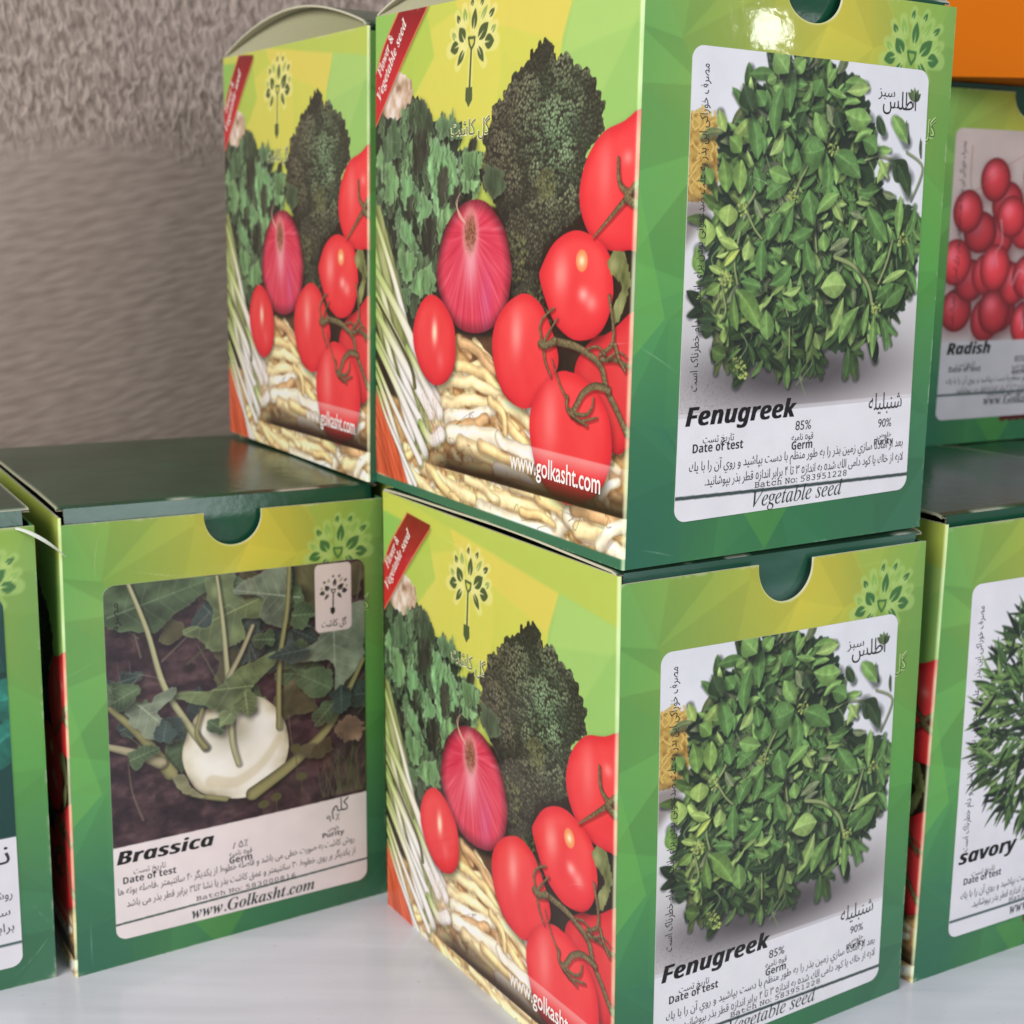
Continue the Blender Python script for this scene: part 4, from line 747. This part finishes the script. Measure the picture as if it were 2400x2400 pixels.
def carton(spec):
    nm, cs = spec['name'], spec['corners']; fn = warp(cs); c = np.array(cs)*S
    root = empty(nm, tuple(c[:4].mean(0)))
    tag(root, spec['label'], spec['cat'], spec.get('group'))
    seed = spec.get('seed', 0); off_s, off_f = spec.get('off_s', 0), spec.get('off_f', 0)
    bulge = spec.get('lid_bulge', 0.01); lift = spec.get('lid_lift', 0.004); T = 0.0045
    res = spec.get('res', 1.0)
    wear = lambda X, Y, amt: np.clip((vnoise(X*0.021+seed*9.1, Y*0.021+seed*3.3)*0.75+vnoise(X*0.16+seed, Y*0.16)*0.45-0.66)*4, 0, 1)*amt
    # carcass: right wall, back wall, floor and the raw inner faces
    mb = MB(); G1, G2 = (62, 122, 70), (196, 192, 176)
    mb.box(fn, (0.994, 0.004, 0.0), (1.0, 0.994, 0.985), G1, 6); mb.box(fn, (0.006, 0.994, 0.0), (1.0, 1.0, 0.995), G1, 6)
    mb.box(fn, (0.008, 0.008, 0.001), (0.993, 0.993, 0.006), G2, 2)
    mb.build('carton_shell', M_BOARD, root)
    # side panel with its wrap-round picture
    nx, ny = int(600*res), int(660*res)
    u = np.concatenate([np.linspace(0, 912-RAD, nx), 912-RAD+RAD*np.linspace(0, 1, 8)[1:]]); X, Y = np.meshgrid(u, np.linspace(0, 1000, ny))
    def side_pt(X, Y, off=0.0):
        th = np.clip((X-(912-RAD))/RAD, 0, 1)*np.pi/2; fl = np.minimum(X, 912-RAD)
        fx = RAD*(1-np.sin(np.pi/2-th))/737; fy = (912-fl-RAD*np.sin(th))/912
        z = Y/1000; b = 0.0065*np.sin(np.pi*np.clip(fy, 0, 1))*np.sin(np.pi*np.clip(z, 0, 1))
        return fn(fx*1.0-(b+off), fy, z)
    A = SIDE.sample(X, Y-off_s).astype(np.float32)
    e = np.maximum(np.exp(-((1000-Y)/4)**2), np.exp(-((Y)/2.5)**2)*0.7); A = A+(np.array(WHITE)-A)*(wear(X, Y, 0.6)*e)[..., None]
    e = np.exp(-((X-910)/2.2)**2); A = A+(np.array((226, 236, 200))-A)*((0.15+0.4*fbm(Y*0.012+seed, X*0+seed, 3))*e)[..., None]
    A = scuff(A, X, Y, seed, 7)
    mb = MB(); mb.grid(side_pt(X, Y), A)
    uu = np.linspace(0, 906, 12); XX, YY = np.meshgrid(uu, np.array([0, 500, 1000.]))
    mb.grid(side_pt(XX, YY, -0.006), col=G2, flip=True)
    R = np.stack([side_pt(uu, uu*0+1000), side_pt(uu, uu*0+1000, -0.006)]); mb.grid(R, col=WHITE)
    ink = Ink(); (x0, y0), (x1, y1), (yy, y2) = G['url']
    ink.add('www.golkasht.com', x0, y0+off_s+2, x1, (246, 240, 236), h=52, weight=0.012)
    for (tx0, ty0, tx1, ty1, s) in ((24, 824, 82, 902, 'Flower &'), (22, 776, 140, 928, 'Vegetable seed')):
        L = math.hypot(tx1-tx0, ty1-ty0); ink.add(math_alpha(s, 'bolditalic'), tx0, ty0+off_s, tx0+L*(0.98), (244, 226, 220), h=32, weight=0.006, rot=math.atan2(ty1-ty0, tx1-tx0))
    (ax_, ay_), (bx_, by_), (cx_, cy_) = G['logotext']
    ink.add(persian('گل کاشت'), ax_, ay_+off_s+2, bx_, (236, 236, 190), h=42, weight=0.035)
    if res > 0.5:
        sheet_ink(mb, ink, side_pt, 0.0012)
        ink2 = Ink(); ink2.add(persian('گل کاشت'), ax_, ay_+off_s+2, bx_, (98, 104, 70), h=42); sheet_ink(mb, ink2, side_pt, 0.0016)
    mb.build('side_panel', M_CARD, root)
    # front panel: thumb notch cut into its top edge
    nx, ny = int(460*res), int(520*res)
    u = np.linspace(RAD, 737, nx); nxc, nr, nd = 376+spec.get('notch_dx', 0), 66.0, spec.get('notch_d', 72.0)
    un = np.concatenate([nxc-nr*np.cos(np.linspace(0, np.pi, 40)), [nxc-nr-0.6, nxc+nr+0.6]])
    u = np.unique(np.concatenate([u[(u < nxc-nr-1) | (u > nxc+nr+1)], un])); u.sort()
    ft = spec.get('front_top', 990.0)
    q = np.clip(1-((u-nxc)/nr)**2, 0, 1); yt = ft-np.where(np.abs(u-nxc) < nr, 8*(q > 0)+(nd-8)*np.sqrt(q), 0)
    V = np.linspace(0, 1, ny)[:, None]; X = u[None, :]+0*V; Y = V*yt[None, :]
    def front_pt(X, Y, off=0.0):
        fx, z = X/737, Y/1000; b = 0.0065*np.sin(np.pi*np.clip(fx, 0, 1))*np.sin(np.pi*np.clip(z, 0, 1))**0.8
        return fn(fx, -(b+off), z)
    A = FRONT.sample(X, Y-off_f).astype(np.float32)
    e = np.maximum(np.exp(-((yt[None]-Y)/3.5)**2), np.exp(-((737-X)/3)**2)); e = np.maximum(e, np.exp(-(Y/2.5)**2)*0.6); cr_ = np.minimum.reduce([np.hypot(X-cx0, Y-cy0) for cx0, cy0 in ((RAD, 0), (737, 0), (RAD, ft), (737, ft))]); e = np.maximum(e, np.exp(-(cr_/(9+8*vnoise(X*0.2+seed, Y*0.2)))**2)*1.3)
    A = A+(np.array(WHITE)-A)*(np.clip(wear(X, Y, 0.55), 0, 1)*e)[..., None]
    rim = np.exp(-((yt[None]-Y)/2.2)**2)*(np.abs(X-nxc) < nr+2); A = A+(np.array((226, 228, 180))-A)*(rim*0.75)[..., None]
    A = scuff(A, X, Y, seed+40, 12)
    mb = MB(); mb.grid(front_pt(X, Y), A)
    Y2 = np.stack([0*yt, yt*0.5, yt]); X2 = np.stack([u]*3); mb.grid(front_pt(X2, Y2, -0.005), col=G2, flip=True)
    mb.grid(np.stack([front_pt(u, yt), front_pt(u, yt, -0.005)]), col=(222, 220, 196))
    mb.grid(np.stack([front_pt(u[-1:]*np.ones(9), np.linspace(0, ft, 9)), front_pt(u[-1:]*np.ones(9), np.linspace(0, ft, 9), -0.005)]), col=WHITE)
    ink = Ink(); ink.add(persian('گل کاشت'), 690-112, 726+off_f, 690+12, (190, 214, 140), h=44, weight=0.04)
    if res > 0.5 and spec.get('sheet'):
        sheet_ink(mb, ink, front_pt, 0.0005); ink = Ink(); ink.add(persian('گل کاشت'), 690-112, 726+off_f, 690+12, (74, 110, 56), h=44); sheet_ink(mb, ink, front_pt, 0.0008)
    mb.build('front_panel', M_CARD, root)
    # lid: arched board hinged at the back, with its tuck flap going down behind the front panel
    fy0 = spec.get('lid_front', 0.016); x0, x1 = 0.004, 0.996
    U, Vv = np.meshgrid(np.linspace(0, 1, 220), np.linspace(0, 1, 240))
    def lid_pt(U, Vv, dz=0.0):
        fy = 1-(1-fy0)*Vv; arch = np.sin(np.pi*np.clip(Vv, 0, 1))**0.85
        z = 1.0+lift*Vv**0.5+bulge*arch*(1-0.25*np.abs(2*U-1)**3*0)+(0.0022*np.sin(U*7+seed)+0.0012*np.sin(U*17+Vv*9+seed*2))*arch-np.where(Vv > 0.985, (Vv-0.985)*0.25, 0)
        return fn(x0+(x1-x0)*U, fy, z+dz)
    top = np.broadcast_to(np.array((26, 66, 44), np.float32), U.shape+(3,)).copy()
    top = top*(0.85+0.4*fbm(U*6+seed*3, Vv*9, 4))[..., None]; top = scuff(top, U*740, Vv*1000, seed+120, 22); top += (np.array((96, 112, 100))-top)*(np.exp(-((Vv-0.72-0.02*U)/0.0025)**2)*0.35*(fbm(U*9, Vv*0+seed, 2)))[..., None]
    ed = np.maximum(np.exp(-(U/0.006)**2), np.exp(-((1-U)/0.006)**2)); top += (np.array((210, 206, 180))-top)*(ed*0.9)[..., None]
    ef = np.exp(-((1-Vv)/0.012)**2)*np.clip((vnoise(U*14+seed*4, Vv*3)-0.5)*5, 0, 1); top += (np.array((208, 204, 190))-top)*(ef*0.9)[..., None]
    mb = MB(); mb.grid(lid_pt(U, Vv, T), top, flip=True); mb.grid(lid_pt(U, Vv), col=(176, 172, 150))
    v1 = np.linspace(0, 1, 60)
    for uu_ in (0, 1): mb.grid(np.stack([lid_pt(v1*0+uu_, v1), lid_pt(v1*0+uu_, v1, T)]), col=(206, 202, 178), flip=bool(uu_))
    lid = mb.build('lid', M_LID, root)
    mb = MB(); U, Vv = np.meshgrid(np.linspace(0, 1, 24), np.linspace(0, 1, 24))
    fa = spec.get('flap_out', 0.022)
    def flap_pt(U, Vv, o=0.0):
        ins = 0.02+0.05*np.clip((Vv-0.7)/0.3, 0, 1)**2
        z = (1.0+lift+T*0.9-0.0035)-0.26*Vv; fy = fy0-0.001+(fa-fy0)*np.clip(Vv*6, 0, 1)+o
        return fn(x0+ins+(x1-x0-2*ins)*U, fy, z)
    fc = np.broadcast_to(np.array((20, 74, 52), np.float32), U.shape+(3,)).copy()
    fc += (np.array((92, 118, 110))-fc)*(spec.get('flap_pale', 0)*np.clip(fbm(U*4+seed, Vv*5, 3)*1.6-0.2, 0, 1))[..., None]
    mb.grid(flap_pt(U, Vv), fc, flip=True); mb.grid(flap_pt(U, Vv, 0.004), col=G2)
    u1 = np.linspace(0, 1, 24); mb.grid(np.stack([flap_pt(u1, 0*u1), flap_pt(u1, 0*u1, 0.004)]), col=(60, 96, 76))
    mb.build('tuck_flap', M_LID, lid)
    # dust flap folded in from the side wall: fills the gap under the arched lid
    if bulge > 0.02:
        mb = MB(); V1 = np.linspace(0.0, 1.0, 50); t = np.linspace(0, 1, 10); U, Vv = np.meshgrid(V1, t)
        def dust(U, t, o=0):
            base = side_pt((1-(1-fy0*(U))*0-0)*0+912*(1-U*0)-0, 0) if False else None
            fy = U; arch = np.sin(np.pi*np.clip(1-U, 0, 1))**0.85
            zt = 1.0+(lift+bulge*arch)*t
            return fn(0.004+0.045*t**1.3*arch**0.5+o, fy*0.994+0.004, zt-0.0006)
        mb.grid(dust(U, Vv), C=ramp(np.clip(1.1-U*0.9-0.1*Vv, 0, 1), (186, 184, 156), (150, 150, 116)).astype(np.float32)[::1]); mb.grid(dust(U, Vv, 0.004), col=(170, 166, 150), flip=True)  # gradient puts shading into the board colour, darker towards the lower front
        mb.build('dust_flap', M_BOARD, root)
    if spec.get('shred'):
        # a torn strip of clear film curling off the front corner
        t = np.linspace(0, 1, 24); X_ = 700+95*t; Y_ = 984-6*t-62*t**1.6; wd = 9*np.sin(np.pi*(0.15+0.8*t)); o_ = 0.004+0.02*np.sin(np.pi*t)
        mb = MB(); mb.grid(np.stack([front_pt(X_, Y_+wd*k, o_+0.004*k*k) for k in (-0.5, -0.2, 0.2, 0.5)]), col=(206, 212, 200)); mb.grid(np.stack([front_pt(X_, Y_+wd*k, o_+0.004*k*k-0.0012) for k in (0.5, 0.2, -0.2, -0.5)]), col=(206, 212, 200)); mb.build('film_shred', M_LABEL, root)
    # paper label
    if spec.get('sheet') is not None:
        q = np.array(spec['quad'], float)           # bl, br, tr, tl in front units
        LW, LH, rc = 580.0, 805.0, 24.0
        def lab(X, Y, off=0.0):
            a, b = (X/LW)[..., None], (Y/LH)[..., None]
            p = (q[0]*(1-a)+q[1]*a)*(1-b)+(q[3]*(1-a)+q[2]*a)*b
            return front_pt(p[..., 0], p[..., 1], 0.0016+off)
        nx, ny = spec.get('label_res', (460, 600)); y = np.unique(np.concatenate([np.linspace(0, LH, ny), rc*(1-np.cos(np.linspace(0, np.pi/2, 14))), LH-rc*(1-np.cos(np.linspace(0, np.pi/2, 14)))]))
        ins = np.where(y < rc, rc-np.sqrt(np.clip(rc*rc-(rc-y)**2, 0, None)), np.where(y > LH-rc, rc-np.sqrt(np.clip(rc*rc-(y-LH+rc)**2, 0, None)), 0))
        a = np.linspace(0, 1, nx)[None, :]; X = ins[:, None]+a*(LW-2*ins[:, None]); Y = y[:, None]+0*a
        A = spec['sheet'].sample(X, Y).astype(np.float32)
        A *= (1-0.05*fbm(X*0.02+seed*3, Y*0.02, 3))[..., None]
        A = scuff(A, X, Y, seed+80, 6)
        mb = MB(); mb.grid(lab(X, Y), A)
        for k in (0, -1):
            mb.grid(np.stack([lab(X[:, k], Y[:, k]), lab(X[:, k], Y[:, k], -0.0014)]), col=(206, 204, 206), flip=(k == 0)); mb.grid(np.stack([lab(X[k], Y[k]), lab(X[k], Y[k], -0.0014)]), col=(206, 204, 206), flip=(k == 0))
        sheet_ink(mb, spec['ink'], lab, 0.0005)
        mb.build('paper_label', M_LABEL, root)
    return root

# ------------------------------------------------------------------ the label lettering
K1, K2 = (26, 24, 26), (52, 52, 56)
VERT = 'مصرف خوراکی این بذر به علت ضدعفونی بودن برای انسان و دام خطرناک است'
def common(ink, t, name, fa, germ, pur, l1, l2, batch, foot, fk, col=K1, vert=True, h0=34):
    def put(k, s, c=K2, w_=0.0, h=None, sh=0.0, y1=None): x0, y, x1 = t[k]; ink.add(s, x0, y, x1, c, h=h, weight=w_, shear=sh, y1=y1)
    put('name', math_alpha(name, 'sansbolditalic'), col, 0, h0*1.36)
    x0, y, x1 = t['name']; ink.add(math_alpha(name, 'sansbolditalic'), x0+2.4, y, x1+2.4, col, h=h0*1.36)
    put('fa', persian(fa), K2, 0, 46)
    put('g', germ, K2, 0, 25); put('p', pur, K2, 0, 24)
    put('dt_fa', persian('تاریخ تست'), K2, 0, 19); put('dt', math_alpha('Date of test', 'sansbold'), K2, 0, 22)
    put('ge_fa', persian('قوه نامیه'), K2, 0, 18); put('ge', math_alpha('Germ', 'sansbold'), K2, 0, 22)
    put('pu_fa', persian('خلوص'), K2, 0, 14); put('pu', math_alpha('Purity', 'sansbold'), K2, 0, 17)
    put('l1', persian(l1), K2, 0, 23.5); put('l2', persian(l2), K2, 0, 23.5)
    put('ba', math_alpha(batch, 'mono'), K2, 0, 18)
    put('ve', math_alpha(foot, fk), (44, 56, 56), 0, 42)
    if vert: ink.add(persian(VERT), 44, 222, 44+555, (48, 46, 46), h=25, rot=0) if False else None
def vertical(ink, s, x, y0, y1, h=24, col=(48, 46, 46)):
    co, fs = glyphs(persian(s)); co = co.copy(); L = y1-y0
    co[:, 0] *= L/co[:, 0].max(); co[:, 1] *= h
    P = np.stack([x-co[:, 1], y0+co[:, 0]], 1); ink.runs.append((P, fs, col))
L1 = 'بعد از آماده سازي زمین بذر را به طور منظم با دست بپاشید و روي آن را با یك'
L2 = 'لایه از خاك یا کود دامی الك شده به اندازه ۳ تا ۴ برابر اندازه قطر بذر بپوشانید.'
ink_f = Ink(); tf = dict(FEN['t'])
common(ink_f, tf, 'Fenugreek', 'شنبلیله', '85%', '90%', L1, L2, 'Batch No: 583951228', 'Vegetable seed', 'italic')
vertical(ink_f, VERT, 37, 228, 776)
a_ = FEN['atlas']
ink_f.add(persian('اطلس'), a_[0][0], a_[0][1]+4, a_[1][0]+1, (42, 40, 42), h=46, weight=0.0)
ink_f.add(persian('سبز'), a_[2][0]-3, a_[2][1]+2, a_[3][0]-4, (52, 50, 52), h=26)
ink_b = Ink()
common(ink_b, BRA['t'], 'Brassica', 'کلم', '۸۵٪', '۹۰٪', 'روش کاشت به صورت خطی می باشد و فاصله خطوط از یکدیگر ۴۰ سانتیمتر ،فاصله بوته ها', 'از یکدیگر بر روی خطوط ۳۰ سانتیمتر و عمق کاشت بذر یا نشا ۲تا۳ برابر قطر بذر می باشد', 'Batch No: 583000816', 'www.Golkasht.com', 'bolditalic', vert=False, h0=31)
ink_b.add(persian('گل کاشت'), 475, 652, 535, (40, 38, 36), h=24)
vertical(ink_b, 'مصرف', 30, 690, 766, 24, (20, 22, 18))
ink_s = Ink(); ts = dict(FEN['t']); ts['name'] = (14, 172, 190); ts['ve'] = (188, 12, 440)
common(ink_s, ts, 'savory', 'مرزه', '85%', '90%', L1, L2, 'Batch No: 583951016', 'www.Golkasht.com', 'bolditalic')
vertical(ink_s, VERT, 37, 200, 756)
ink_r = Ink(); tr = dict(FEN['t']); tr['name'] = (22, 186, 176); tr['ve'] = (170, 36, 440)
for k in tr:
    if k not in ('name', 've'): tr[k] = (tr[k][0], tr[k][1]+16, tr[k][2])
common(ink_r, tr, 'Radish', 'تربچه', '85%', '90%', L1, L2, 'Batch No: 583951117', 'www.Golkasht.com', 'bolditalic')
vertical(ink_r, VERT, 37, 260, 770)
ink_m = Ink()
ink_m.add(persian('نعناع'), 420, 236, 565, K2, h=62)
ink_m.add(persian('روش کاشت به صورت خطی می باشد و فاصله خطوط از یکدیگر'), 30, 158, 566, K2, h=27)
ink_m.add(persian('سانتیمتر و عمق کاشت بذر ۲ تا ۳ برابر ۵۰'), 120, 120, 560, K2, h=27)
ink_m.add(persian('برابر قطر بذر می باشد و آبیاری منظم انجام شود'), 60, 84, 566, K2, h=27)

# ------------------------------------------------------------------ the place: table top and wall
def m_table():
    m, n, l, b = nmat('white_gloss_laminate')
    tc = n.new('ShaderNodeTexCoord'); mp = n.new('ShaderNodeMapping'); mp.inputs['Scale'].default_value = (6, 60, 1); mp.inputs['Rotation'].default_value = (0, 0, 0.45)
    nz = n.new('ShaderNodeTexNoise'); nz.inputs['Scale'].default_value = 1.6; nz.inputs['Detail'].default_value = 5
    l.new(tc.outputs['Object'], mp.inputs['Vector']); l.new(mp.outputs['Vector'], nz.inputs['Vector'])
    cr = n.new('ShaderNodeValToRGB'); cr.color_ramp.elements[0].position = 0.30; cr.color_ramp.elements[0].color = (0.55, 0.565, 0.63, 1); cr.color_ramp.elements[1].position = 0.72; cr.color_ramp.elements[1].color = (0.64, 0.655, 0.725, 1)
    l.new(nz.outputs['Fac'], cr.inputs['Fac'])
    ds = n.new('ShaderNodeTexNoise'); ds.inputs['Scale'].default_value = 420; ds.inputs['Detail'].default_value = 3; l.new(tc.outputs['Object'], ds.inputs['Vector'])
    dr = n.new('ShaderNodeMapRange'); dr.inputs['From Min'].default_value = 0.68; dr.inputs['From Max'].default_value = 0.76; dr.inputs['To Max'].default_value = 0.35; l.new(ds.outputs['Fac'], dr.inputs['Value'])
    dm = n.new('ShaderNodeMix'); dm.data_type = 'RGBA'; l.new(dr.outputs['Result'], dm.inputs['Factor']); l.new(cr.outputs['Color'], dm.inputs['A']); dm.inputs['B'].default_value = (0.30, 0.28, 0.27, 1); l.new(dm.outputs['Result'], b.inputs['Base Color'])
    n2 = n.new('ShaderNodeTexNoise'); n2.inputs['Scale'].default_value = 9; n2.inputs['Detail'].default_value = 4; l.new(tc.outputs['Object'], n2.inputs['Vector'])
    rr = n.new('ShaderNodeMapRange'); rr.inputs['To Min'].default_value = 0.10; rr.inputs['To Max'].default_value = 0.28; l.new(n2.outputs['Fac'], rr.inputs['Value']); l.new(rr.outputs['Result'], b.inputs['Roughness'])
    bp = n.new('ShaderNodeBump'); bp.inputs['Strength'].default_value = 0.12; bp.inputs['Distance'].default_value = 0.002; l.new(nz.outputs['Fac'], bp.inputs['Height']); l.new(bp.outputs['Normal'], b.inputs['Normal'])
    return m
def m_wall():
    m, n, l, b = nmat('brown_textured_wallcovering')
    tc = n.new('ShaderNodeTexCoord')
    def noise(rot, sc, s, d=3, dist=0.0):
        r = n.new('ShaderNodeMapping'); r.inputs['Rotation'].default_value = (0, rot, 0); l.new(tc.outputs['Object'], r.inputs['Vector'])
        mp = n.new('ShaderNodeMapping'); mp.inputs['Scale'].default_value = sc; l.new(r.outputs['Vector'], mp.inputs['Vector'])
        z = n.new('ShaderNodeTexNoise'); z.inputs['Scale'].default_value = s; z.inputs['Detail'].default_value = d; z.inputs['Distortion'].default_value = dist
        l.new(mp.outputs['Vector'], z.inputs['Vector']); return z
    up = noise(0.10, (1, 1, 0.55), 300, 1.0, 0.6)
    lo0 = noise(0.20, (0.26, 1, 1.0), 330, 0.6, 0.0)
    lo = n.new('ShaderNodeMapRange'); l.new(lo0.outputs['Fac'], lo.inputs['Value']); lo.inputs['To Min'].default_value = 0.36; lo.inputs['To Max'].default_value = 0.64
    sep = n.new('ShaderNodeSeparateXYZ'); l.new(tc.outputs['Object'], sep.inputs['Vector'])
    mr = n.new('ShaderNodeMapRange'); mr.inputs['From Min'].default_value = 1.76*S+0.04; mr.inputs['From Max'].default_value = 1.90*S+0.04; wz = noise(0, (1, 1, 1), 28, 3); wa = n.new('ShaderNodeMath'); wa.operation = 'MULTIPLY_ADD'; l.new(wz.outputs['Fac'], wa.inputs[0]); wa.inputs[1].default_value = 0.03; l.new(sep.outputs['Z'], wa.inputs[2]); l.new(wa.outputs[0], mr.inputs['Value'])
    mx = n.new('ShaderNodeMix'); mx.data_type = 'FLOAT'; l.new(mr.outputs['Result'], mx.inputs['Factor']); l.new(lo.outputs['Result'], mx.inputs['A']); l.new(up.outputs['Fac'], mx.inputs['B'])
    cr = n.new('ShaderNodeValToRGB'); e = cr.color_ramp.elements; e[0].position = 0.30; e[0].color = lin((132, 120, 113))+(1,); e[1].position = 0.68; e[1].color = lin((186, 173, 166))+(1,)
    l.new(mx.outputs['Result'], cr.inputs['Fac'])
    big = noise(0, (1, 1, 1), 9, 2); cb = n.new('ShaderNodeValToRGB'); cb.color_ramp.elements[0].color = (0.86, 0.80, 0.77, 1); cb.color_ramp.elements[1].color = (1.0, 0.98, 0.95, 1); l.new(big.outputs['Fac'], cb.inputs['Fac'])
    mm = n.new('ShaderNodeMix'); mm.data_type = 'RGBA'; mm.blend_type = 'MULTIPLY'; mm.inputs['Factor'].default_value = 1; l.new(cr.outputs['Color'], mm.inputs['A']); l.new(cb.outputs['Color'], mm.inputs['B']); l.new(mm.outputs['Result'], b.inputs['Base Color'])
    bp = n.new('ShaderNodeBump'); bp.inputs['Strength'].default_value = 0.7; bp.inputs['Distance'].default_value = 0.003; l.new(mx.outputs['Result'], bp.inputs['Height']); l.new(bp.outputs['Normal'], b.inputs['Normal'])
    b.inputs['Roughness'].default_value = 0.85; b.inputs['Specular IOR Level'].default_value = 0.2
    return m
def slab(name, o, u, v, t, mat, n=24):
    """a solid slab: corner o, spans u and v, thickness vector t"""
    o, u, v, t = (np.array(k, float) for k in (o, u, v, t)); mb = MB()
    def face(p, a, b): 
        q = np.linspace(0, 1, n+1); A, B = np.meshgrid(q, q); mb.grid(p+A[..., None]*a+B[..., None]*b)
    face(o, u, v); face(o+t, v, u); face(o, t, u); face(o+v, u, t); face(o, v, t); face(o+u, t, v)
    return mb.build(name, mat, None, smooth=False)
rdir = np.array((0.8518, 0.5239, 0)); kdir = np.array((-0.5239, 0.8518, 0)); L0 = np.array((0.1904, 2.375, 0))
tb = slab('table_top', (L0-rdir*6-kdir*3)*S, rdir*12*S, kdir*5.2*S, (0, 0, -0.03), m_table()); tag(tb, kind='structure')
WALL_K = 2.35
wl = slab('back_wall', (0, 0, 0), (14*S, 0, 0), (0, 0, 4.5*S), (0, 0.04, 0), m_wall()); wl.location = tuple((L0-rdir*7+kdir*WALL_K)*S)
wl.location.z = -0.03; wl.rotation_euler = (0, 0, math.atan2(rdir[1], rdir[0])); tag(wl, kind='structure')

# ------------------------------------------------------------------ the boxes
SIDE = side_sheet(); FRONT = front_sheet(); FENS = fenugreek_sheet(); BRAS = brassica_sheet(); SAV = savory_sheet(); RAD_S = radish_sheet(); MINT = mint_sheet()
GRP = 'green vegetable seed boxes stacked on the table'
def at_box(o, yaw, W_, D_, H_, z0):
    r = np.array((math.cos(yaw), math.sin(yaw), 0)); k = np.array((-math.sin(yaw), math.cos(yaw), 0)); o = np.array((o[0], o[1], z0))
    return [tuple(o+fx*W_*r+fy*D_*k+(0, 0, fz*H_)) for fz in (0, 1) for fy in (0, 1) for fx in (0, 1)]
UQ = [(108, 72), (688, 81), (672, 875), (106, 880)]
LQ = [(92, 44), (670, 48), (669, 847), (92, 851)]
BQ = [(89, 60), (684, 52), (688, 848), (86, 849)]
carton(dict(name='seed_box', corners=CORNERS['L'], label='fenugreek seed box standing on the table and carrying another fenugreek box', cat='seed box', group=GRP, quad=LQ, sheet=FENS, ink=ink_f, seed=1, lid_bulge=0.006, lid_lift=0.001, lid_front=0.012, flap_out=0.020, flap_pale=0.9, front_top=985, notch_d=76))
carton(dict(name='seed_box', corners=CORNERS['U'], label='fenugreek seed box stacked on top of the lower fenugreek box', cat='seed box', group=GRP, quad=UQ, sheet=FENS, ink=ink_f, off_s=50, off_f=28, seed=2, lid_bulge=0.075, lid_lift=0.004, front_top=996, notch_d=60))
carton(dict(name='seed_box', corners=CORNERS['B'], label='seed box with a Brassica label showing a white bulb, a thumb notch at the top', cat='seed box', group=GRP, quad=BQ, sheet=BRAS, ink=ink_b, seed=3, lid_bulge=0.004, lid_lift=0.012, lid_front=0.03, flap_out=0.022, front_top=984, notch_d=74, res=0.8))
carton(dict(name='seed_box', corners=CORNERS['V'], label='seed box behind the upper fenugreek box, only its vegetable picture side in view', cat='seed box', group=GRP, off_s=28, seed=4, lid_bulge=0.078, lid_lift=0.004, res=0.9))
carton(dict(name='seed_box', corners=CORNERS['N'], label='seed box cut off by the left edge of the photo, beside the Brassica box', cat='seed box', group=GRP, quad=LQ, sheet=MINT, ink=ink_m, seed=5, shred=True, lid_bulge=0.003, lid_lift=0.012, lid_front=0.03, res=0.45, label_res=(240, 320), front_top=985))
carton(dict(name='seed_box', corners=CORNERS['R'], label='seed box with a savory label, lower right beside the fenugreek boxes', cat='seed box', group=GRP, quad=[(101, 78), (681, 78), (671, 866), (88, 866)], sheet=SAV, ink=ink_s, seed=6, lid_bulge=0.004, lid_lift=0.012, lid_front=0.02, res=0.6, label_res=(300, 420), front_top=992))
aR = 0.5319
carton(dict(name='seed_box', corners=at_box((1.545+0.0, 3.21), aR, .7371, .9115, 1.0, 0), label='seed box under the radish box, only a strip of its closed lid in view', cat='seed box', group=GRP, seed=7, lid_bulge=0.002, lid_lift=0.006, res=0.25))
BH = at_box((-0.27, 3.19), 0.57, .7371, .9115, 1.0, 0)
carton(dict(name='seed_box', corners=BH, label='seed box hidden behind the lower fenugreek box, carrying the box behind the upper one', cat='seed box', group=GRP, seed=9, lid_bulge=0.002, lid_lift=0.004, res=0.2))
carton(dict(name='seed_box', corners=at_box((0.87, 3.91), aR, .7371, .9115, 1.0, 0), label='seed box hidden at the back, underneath the radish box', cat='seed box', group=GRP, seed=10, lid_bulge=0.002, lid_lift=0.006, res=0.2))
carton(dict(name='seed_box', corners=at_box((1.033, 3.75), 0.50, .7371, .9115, .935, 1.013), label='seed box with a Radish label, standing farther back under the orange box', cat='seed box', group=GRP, quad=[(101, 72), (681, 72), (681, 880), (101, 880)], sheet=RAD_S, ink=ink_r, seed=8, lid_bulge=0.001, lid_lift=0.001, res=0.4, label_res=(260, 360), front_top=985, notch_dx=-8))
# ------------------------------------------------------------------ orange carton on top of the radish box
def orange_box():
    cs = at_box((1.02, 3.70), 0.03, 0.95, 0.7, 0.55, 1.952); fn = warp(cs); c = np.array(cs)*S
    root = empty('cardboard_box', tuple(c[:4].mean(0))); tag(root, 'plain orange cardboard box resting on the radish seed box', 'box')
    m, n, l, b = nmat('orange_card'); tc = n.new('ShaderNodeTexCoord'); nz = n.new('ShaderNodeTexNoise'); nz.inputs['Scale'].default_value = 22
    l.new(tc.outputs['Object'], nz.inputs['Vector']); cr = n.new('ShaderNodeValToRGB'); cr.color_ramp.elements[0].color = lin((190, 96, 4))+(1,); cr.color_ramp.elements[1].color = lin((200, 104, 6))+(1,)
    l.new(nz.outputs['Fac'], cr.inputs['Fac']); l.new(cr.outputs['Color'], b.inputs['Base Color']); b.inputs['Roughness'].default_value = 0.6; b.inputs['Specular IOR Level'].default_value = 0.08
    mb = MB(); mb.box(fn, (0, 0, 0), (1, 1, 0.985), (255, 255, 255), 8); mb.build('box_body', m, root)
    mb = MB(); mb.box(fn, (-0.002, -0.002, 0.987), (1.002, 1.0, 1.0), (255, 255, 255), 8); mb.build('lid', m, root)
orange_box()
